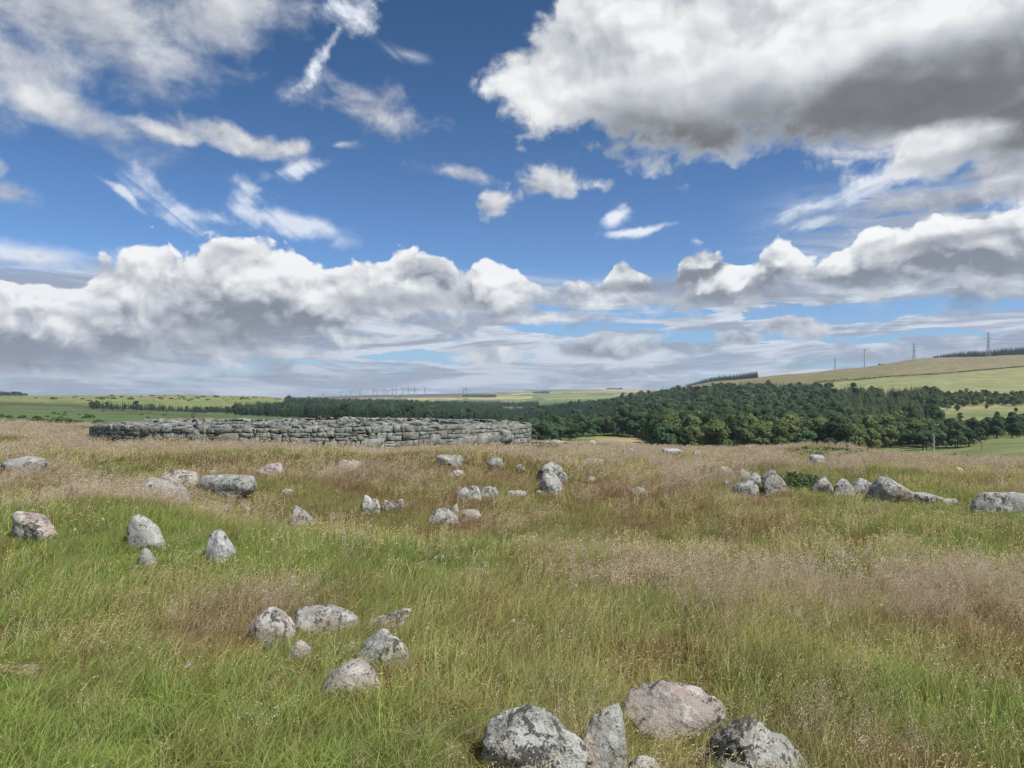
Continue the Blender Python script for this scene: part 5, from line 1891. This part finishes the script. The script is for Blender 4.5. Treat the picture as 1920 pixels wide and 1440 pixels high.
class Clump:
    def __init__(s):
        s.V, s.T, s.A, s.n = [], [], [], 0

    def ribbon(s, P, W, rnd, head=0.0, face=None):
        """P (k,3) spine, W (k) half widths"""
        k = len(P)
        d = P[-1] - P[0]
        side = face if face is not None else np.array((cos(rnd * 40), sin(rnd * 40), 0))
        L, R = P - side * W[:, None], P + side * W[:, None]
        s.V.append(np.stack([L, R], 1).reshape(-1, 3))
        i = np.arange(k - 1) * 2 + s.n
        s.T.append(np.concatenate([np.stack([i, i + 1, i + 3], 1), np.stack([i, i + 3, i + 2], 1)]))
        al = np.repeat(np.linspace(0, 1, k), 2)
        s.A.append(np.stack([np.full(2 * k, rnd), al, np.full(2 * k, head)], 1))
        s.n += 2 * k

    def spindle(s, p, d, L, w, rnd):
        """small seed head: a thin double pyramid"""
        d = d / np.linalg.norm(d)
        a = np.cross(d, (0.3, 0.9, .1)); a /= np.linalg.norm(a); b = np.cross(d, a)
        m = p + d * L * .45
        V = [p, m + a * w, m + b * w, m - a * w, m - b * w, p + d * L]
        T = [(0, 1, 2), (0, 2, 3), (0, 3, 4), (0, 4, 1), (5, 2, 1), (5, 3, 2), (5, 4, 3), (5, 1, 4)]
        s.V.append(np.array(V)); s.T.append(np.array(T) + s.n)
        s.A.append(np.tile((rnd, 1, 1.0), (6, 1))); s.n += 6

    def specks(s, C, size, r):
        n = len(C)
        a = r.normal(size=(n, 3)); a /= np.linalg.norm(a, axis=1)[:, None]
        b = np.cross(a, r.normal(size=(n, 3))); b /= np.linalg.norm(b, axis=1)[:, None]
        q = (size * r.uniform(.6, 1.4, n))[:, None]
        V = np.stack([C - a * q * .5, C + b * q * .45, C + a * q * 1.0, C - b * q * .45], 1).reshape(-1, 3)
        i = np.arange(n) * 4 + s.n
        s.V.append(V); s.T.append(np.concatenate([np.stack([i, i + 1, i + 2], 1), np.stack([i, i + 2, i + 3], 1)]))
        rr = np.repeat(r.random(n), 4)
        s.A.append(np.stack([rr, np.ones(4 * n), np.ones(4 * n)], 1)); s.n += 4 * n

    def make(s, name, mat):
        o = mesh_np(name, np.vstack(s.V), [np.vstack(s.T)], [mat], link=False)
        a = o.data.attributes.new('var', 'FLOAT_VECTOR', 'POINT')
        a.data.foreach_set('vector', np.vstack(s.A).astype(np.float32).ravel())
        return o


WIND = np.array((0.55, 0.10, 0))


def stem(r, h, lean, x0, y0, k=5, droop=0.35):
    t = np.linspace(0, 1, k)[:, None]
    a = r.uniform(0, 2 * pi)
    d = np.array((cos(a), sin(a), 0)) * lean + WIND * lean * 0.9
    P = np.array((x0, y0, -.02)) + d * h * t ** 1.8 + np.array((0, 0, 1.0)) * h * (t - droop * t ** 3 * .5)
    return P


def tuft(seed, n, R, h0, h1, w, lean=.55, k=4, zoff=0):
    r = np.random.default_rng(seed)
    c = Clump()
    for i in range(n):
        q = R * sqrt(r.random()); a = r.uniform(0, 2 * pi)
        h = r.uniform(h0, h1) * (1.15 - .35 * q / R)
        P = stem(r, h, lean * r.uniform(.3, 1.4), q * cos(a), q * sin(a), k, r.uniform(.1, .7))
        W = w * np.linspace(1, .12, k) * r.uniform(.7, 1.2)
        f = np.array((cos(r.uniform(-.9, .9)), sin(r.uniform(-.9, .9)), 0))
        c.ribbon(P, W, r.random(), 0, f)
    return c.make('tuft', GM['blade'])


def spikes(seed, n, R, h0, h1, w, hl, hw):
    r = np.random.default_rng(seed)
    c = Clump()
    for i in range(n):
        q = R * sqrt(r.random()); a = r.uniform(0, 2 * pi)
        P = stem(r, r.uniform(h0, h1), r.uniform(.05, .32), q * cos(a), q * sin(a), 5, r.uniform(.1, .6))
        c.ribbon(P, np.full(5, w), .4 + .4 * r.random(), .45, np.array((1, 0, 0)))
        d = P[-1] - P[-2] + np.array((.02, 0, -.02)) * r.random()
        L = hl * r.uniform(.7, 1.3)
        c.spindle(P[-1], d, L * .6, hw, r.random())
        d2 = d / np.linalg.norm(d)
        c.spindle(P[-1] + d2 * L * .42, d2 + np.array((.35, 0, -.45)) * r.random(), L * .6, hw * .75, r.random())
    return c.make('spike', GM['spike'])


def haze(seed, n, R, h0, h1, w, ns, size, rad=.055, hh=.15):
    r = np.random.default_rng(seed)
    c = Clump()
    for i in range(n):
        q = R * sqrt(r.random()); a = r.uniform(0, 2 * pi)
        P = stem(r, r.uniform(h0, h1), r.uniform(.1, .45), q * cos(a), q * sin(a), 4, r.uniform(.1, .5))
        c.ribbon(P, np.full(4, w), .3 + .5 * r.random(), .6, np.array((1, 0, 0)))
        t = r.random(ns)
        A = r.uniform(0, 6.28, ns)
        rr = rad * (1 - t * .75) * r.uniform(.3, 1.0, ns)
        top = P[-1]; ax = (P[-1] - P[-2]); ax /= np.linalg.norm(ax)
        C = top - ax * hh * .25 + ax * hh * t[:, None] + np.stack([np.cos(A) * rr, np.sin(A) * rr, 0 * A], 1)
        c.specks(C, size, r)
    return c.make('haze', GM['haze'])


def fern(seed, n=9, L=.5):
    r = np.random.default_rng(seed)
    C, N = [], []
    for i in range(n):
        a = r.uniform(0, 6.28); d = np.array((cos(a), sin(a), 0)); s_ = np.array((-sin(a), cos(a), 0))
        for t in np.linspace(.15, 1, 13):
            p = d * L * t * .75 + np.array((0, 0, L * (t * 1.1 - .75 * t * t)))
            for sg in (-1, 1):
                for q in np.linspace(.2, 1, 3):
                    C.append(p + s_ * sg * q * .16 * L * 1.6 * (1.1 - t)); N.append(np.array((0, 0, 1)) + d * .3 + r.normal(0, .25, 3))
    V, Fl = leaf_quads(np.array(C), np.array(N), .035, r, .1)
    return mesh_np('fern', V, [Fl], [M_BRACKEN], link=False)


def moor_points(y0, y1, dens, r, margin=1.6, slope=.76, dfun=None):
    area = slope * (y1 ** 2 - y0 ** 2) + 2 * margin * (y1 - y0)
    n = int(area * dens * 1.02)
    # y from a trapezoid wedge
    y = r.uniform(y0, y1, n * 3)
    k = r.random(n * 3) < (slope * y + margin) / (slope * y1 + margin)
    y = y[k][:n]
    x = r.uniform(-1, 1, len(y)) * (slope * y + margin)
    # not through the boulders, the wall, the plinth
    ok = np.ones(len(y), bool)
    hs = np.ones(len(y))
    for (a, b, rx, ry) in ROCK_FOOT:
        q = ((x - a) / (rx * .80)) ** 2 + ((y - b) / (ry * .80)) ** 2
        ok &= q > 1
        fr = (np.abs(x - a) < rx * 1.05) & (y < b) & (y > b - ry - (.55 if b < 9 else 1.3))
        hs = np.where(fr, np.minimum(hs, .55 if b > 6.5 else .8), hs)
    d = np.hypot(x - BX, y - BY)
    ok &= (d > BR + .02) | (d < 7.2)
    ok &= ~((np.abs(x - PLX) < .33) & (y < PLY + .3) & (y > PLY - 1.2))
    ok &= ~((d < 7.2) & (r.random(len(y)) < .7))
    if dfun is not None:
        ok &= r.random(len(y)) < dfun(x, y)
    x, y, hs = x[ok], y[ok], hs[ok]
    return np.stack([x, y, ground(x, y)], 1), hs


PLX, PLY = hit(1260, 859)
PLY += .25


def euler(n, r, tilt=.10, spread=.9):
    return np.stack([r.normal(0, tilt, n), r.normal(0, tilt, n), r.uniform(-spread, spread, n)], 1)


def build_grass():
    r = np.random.default_rng(2024)
    zones = [
        # y0, y1, density, sources, xy scale, height scale
        ('near', 1.6, 6.5, 150, [tuft(s, 40, .10, .09, .22, .0017) for s in (1, 2, 3)] + [tuft(s, 26, .10, .16, .30, .0027, .8) for s in (14, 15)], 1.0),
        ('mid', 6.5, 15, 62, [tuft(s, 40, .15, .10, .22, .0032) for s in (5, 6, 7)], 1.0),
        ('mid2', 15, 27, 24, [tuft(s, 36, .24, .10, .21, .0065, k=3) for s in (8, 9, 10)], 1.0),
        ('far', 27, 66, 7, [tuft(s, 36, .42, .09, .20, .013, k=3) for s in (11, 12, 13)], 1.0),
    ]
    Pall, Ra, Sa, Ia, Ca, srcs = [], [], [], [], [], []
    for (nm, y0, y1, dn, ss, q) in zones:
        P, hs = moor_points(y0, y1, dn, r)
        x, y = P[:, 0], P[:, 1]
        if nm == 'far':
            vis = (x > -9) & (y > 56)
            P, hs = P[~vis], hs[~vis]; x, y = P[:, 0], P[:, 1]
        n_ = len(P)
        c = moor_colour(x, y) * r.uniform(.82, 1.22, (n_, 1)) * np.stack([r.uniform(.9, 1.12, n_), np.ones(n_), r.uniform(.85, 1.15, n_)], 1)
        h = (.22 + 1.35 * fbm(x / .6, y / .6, 61, 3)) * hs * r.uniform(.8, 1.2, n_)
        pk, ru, gr, sw = moor_weights(x, y)
        h *= 1 - .22 * gr * (y > 14)
        wq = r.uniform(.9, 1.2, n_)
        Pall.append(P); Ra.append(euler(n_, r)); Sa.append(np.stack([wq, wq, h], 1))
        Ia.append(len(srcs) + r.integers(0, len(ss), n_)); Ca.append(c)
        for s in ss:
            s.name = 'grass source %02d' % len(srcs); srcs.append(s)
    # tufts crowding the foot of every boulder
    for (a, b, rx, ry) in ROCK_FOOT:
        per = pi * (rx + ry)
        k = 0 if b < 6.5 else 5 if b < 15 else 8 if b < 27 else 11
        sp = (.022, .05, .11, .2)[(0, 5, 8, 11).index(k)]
        n_ = int(per / sp * 1.3)
        th = r.uniform(0, 2 * pi, n_); q = r.uniform(.84, 1.22, n_)
        x, y = a + np.cos(th) * rx * q, b + np.sin(th) * ry * q
        P = np.stack([x, y, ground(x, y)], 1)
        Pall.append(P); Ra.append(euler(n_, r, .16))
        Sa.append(np.stack([np.full(n_, .9), np.full(n_, .9), r.uniform(.30, .75, n_)], 1))
        Ia.append(k + r.integers(0, 3, n_)); Ca.append(moor_colour(x, y) * r.uniform(.7, 1.15, (n_, 1)))
    cat_ = np.concatenate
    scatter('grass', srcs, np.vstack(Pall), np.vstack(Ra), np.vstack(Sa), cat_(Ia), np.vstack(Ca), 'rough green and straw coloured grass covering the moor', 'grass')
    print('GRASS', sum(map(len, Pall)))

    # cream seed heads
    zones = [
        (1.8, 6.5, 62, [spikes(s, 6, .12, .15, .27, .0009, .034, .0038) for s in (21, 22, 23)]),
        (6.5, 15, 30, [spikes(s, 10, .20, .16, .27, .0016, .040, .0066) for s in (24, 25, 26)]),
        (15, 30, 7.5, [spikes(s, 15, .38, .16, .27, .003, .055, .0105) for s in (27, 28)]),
        (30, 60, 1.2, [spikes(s, 20, .8, .20, .30, .005, .08, .014) for s in (29,)]),
    ]
    Pall, Ra, Sa, Ia, Ca, srcs = [], [], [], [], [], []

    def dsp(x, y):
        pk, ru, gr, sw = moor_weights(x, y)
        return np.clip(.07 + 1.15 * sw - .35 * ru - .10 * gr + .55 * sstep(.50, .66, fbm(x / .7, y / .7, 91, 2)), .04, 1)
    for (y0, y1, dn, ss) in zones:
        P, hs = moor_points(y0, y1, dn, r, dfun=dsp)
        n_ = len(P)
        Pall.append(P); Ra.append(euler(n_, r, .12, 1.1)); q = r.uniform(.8, 1.15, n_); Sa.append(np.stack([q, q, q * hs ** .5], 1))
        Ia.append(len(srcs) + r.integers(0, len(ss), n_)); Ca.append(np.tile(OLIVE * 1.3, (n_, 1)))
        for s in ss:
            s.name = 'seed source %02d' % len(srcs); srcs.append(s)
    scatter('seed_heads', srcs, np.vstack(Pall), np.vstack(Ra), np.vstack(Sa), cat_(Ia), np.vstack(Ca), 'cream drooping seed heads standing above the moor grass', 'grass')
    print('SPIKES', sum(map(len, Pall)))

    # pinkish haze of fine panicles
    zones = [
        (1.8, 6.5, 130, [haze(s, 4, .10, .18, .32, .0007, 60, .0040) for s in (31, 32, 33)]),
        (6.5, 15, 46, [haze(s, 7, .18, .18, .32, .0012, 40, .0075, .06) for s in (34, 35, 36)]),
        (15, 28, 9, [haze(s, 9, .30, .18, .32, .0020, 26, .0130, .07, .17) for s in (37, 38)]),
        (28, 66, 3.4, [haze(s, 15, .55, .16, .31, .004, 18, .0240, .09, .18) for s in (39, 40)]),
    ]
    Pall, Ra, Sa, Ia, Ca, srcs = [], [], [], [], [], []

    def dhz(x, y):
        pk, ru, gr, sw = moor_weights(x, y)
        return np.clip(pk * (1 - .55 * ru) + .025 + ru * .08 - gr * 1.1, .02, 1)
    for (y0, y1, dn, ss) in zones:
        P, hs = moor_points(y0, y1, dn, r, dfun=dhz)
        if y1 > 60:
            k = ~((P[:, 0] > -9) & (P[:, 1] > 56)); P, hs = P[k], hs[k]
        n_ = len(P)
        Pall.append(P); Ra.append(euler(n_, r, .10, 1.1)); q = r.uniform(.8, 1.2, n_); Sa.append(np.stack([q, q, q * hs ** .5], 1))
        Ia.append(len(srcs) + r.integers(0, len(ss), n_))
        Ca.append(np.array((.26, .17, .10)) * r.uniform(.8, 1.2, (n_, 1)))
        for s in ss:
            s.name = 'haze source %02d' % len(srcs); srcs.append(s)
    scatter('flowering_grass', srcs, np.vstack(Pall), np.vstack(Ra), np.vstack(Sa), cat_(Ia), np.vstack(Ca), 'pinkish brown haze of fine flowering grass over the moor', 'grass')
    print('HAZE', sum(map(len, Pall)))

    # rusty sorrel stalks
    def sorrel(seed):
        q = np.random.default_rng(seed); c = Clump()
        for i in range(3):
            P = stem(q, q.uniform(.22, .38), q.uniform(.05, .3), q.normal(0, .05), q.normal(0, .05), 5, .2)
            c.ribbon(P, np.full(5, .0013), .5, .9, np.array((1, 0, 0)))
            t = q.uniform(.55, 1, 46)
            C = np.stack([np.interp(t, np.linspace(0, 1, 5), P[:, k]) for k in range(3)], 1) + q.normal(0, .008, (46, 3))
            c.specks(C, .0055, q)
        return c.make('sorrel', GM['sorrel'])
    so = [sorrel(s) for s in (61, 62, 63)]
    for i, s in enumerate(so):
        s.name = 'sorrel source %02d' % i
    P, hs = moor_points(2.2, 16, 3.2, r, dfun=lambda x, y: np.clip(.10 + sstep(.55, .68, fbm(x / .8, y / .8, 101, 2)) + .8 * np.exp(-(((x + 1.4) / .7) ** 2 + ((y - 4.9) / .5) ** 2)), 0, 1))
    n_ = len(P)
    scatter('sorrel', so, P, euler(n_, r, .12, 3), np.stack([r.uniform(.8, 1.2, n_)] * 3, 1), r.integers(0, 3, n_), np.tile((.25, .10, .05), (n_, 1)), 'thin rusty red sorrel stalks standing among the near grass', 'sorrel')
    # white clover heads low in the near turf
    c = Clump()
    q = np.random.default_rng(5)
    D = q.normal(size=(40, 3)); D /= np.linalg.norm(D, axis=1)[:, None]
    c.ribbon(np.array([(0, 0, 0), (0, 0, .07), (.01, 0, .15)]), np.full(3, .001), .3, 0, np.array((1, 0, 0)))
    c.specks(D * .010 + (.01, 0, .155), .006, q)
    cl = c.make('clover', grass_material('clover_flower', 'clover'))
    P, hs = moor_points(2.2, 12, 1.1, r, dfun=lambda x, y: sstep(.50, .62, fbm(x / 1.3, y / 1.3, 111, 2)))
    n_ = len(P)
    scatter('clover', [cl], P, euler(n_, r, .2, 3), np.stack([r.uniform(.8, 1.3, n_)] * 3, 1), np.zeros(n_, int), np.tile(GREEN, (n_, 1)), 'small white clover heads dotted in the near grass', 'clover')

    # bracken by the wall end and on the mound
    fs = [fern(s) for s in (51, 52, 53)]
    for i, f in enumerate(fs):
        f.name = 'bracken source %02d' % i
    pts = []
    for (u0, u1, v0, v1, n_) in ((945, 1060, 832, 842, 330), (1478, 1600, 846, 860, 120), (990, 1040, 836, 850, 60), (1290, 1400, 834, 838, 40), (1120, 1150, 836, 839, 40)):
        for i in range(n_):
            u = r.uniform(u0, u1); v = r.uniform(v0, v1)
            if abs((u - (u0 + u1) / 2) / (u1 - u0) * 2) ** 2 + abs((v - (v0 + v1) / 2) / (v1 - v0) * 2) ** 2 > 1 + r.normal(0, .15):
                continue
            x, y = hit(u, v)
            if y < 56 and np.hypot(x - BX, y - BY) > BR + .2:
                pts.append((x, y, float(ground(x, y))))
    pts = np.array(pts); n_ = len(pts)
    q = r.uniform(.6, 1.15, n_)
    scatter('bracken', fs, pts, euler(n_, r, .1, 3.1), np.stack([q, q, q], 1), r.integers(0, 3, n_), None, 'bright green bracken growing on the crest beside the round wall and mound', 'bracken')


build_grass()
# ---------------------------------------------------------------- the air: one closed box of thin even haze
def build_haze():
    x0, x1, y0, y1, z0, z1 = -13000, 13000, -400, 10200, -160, 420
    V = [(x, y, z) for x in (x0, x1) for y in (y0, y1) for z in (z0, z1)]
    o = mesh_np('haze', np.array(V, float), [np.array([[0, 1, 3, 2], [4, 6, 7, 5], [0, 4, 5, 1], [2, 3, 7, 6], [0, 2, 6, 4], [1, 5, 7, 3]])])
    m = bpy.data.materials.new('thin_haze')
    m.use_nodes = True
    t = m.node_tree
    t.nodes.clear()
    out = t.nodes.new('ShaderNodeOutputMaterial')
    v = t.nodes.new('ShaderNodeVolumePrincipled')
    v.inputs['Color'].default_value = (0.72, 0.84, 1.0, 1)
    v.inputs['Density'].default_value = 0.00007
    v.inputs['Anisotropy'].default_value = 0.2
    t.links.new(v.outputs[0], out.inputs['Volume'])
    o.data.materials.append(m)
    tag(o, 'thin bluish summer haze over the far hills', kind='stuff')
    sc.cycles.volume_bounces = 0
    sc.cycles.volume_max_steps = 64


build_haze()
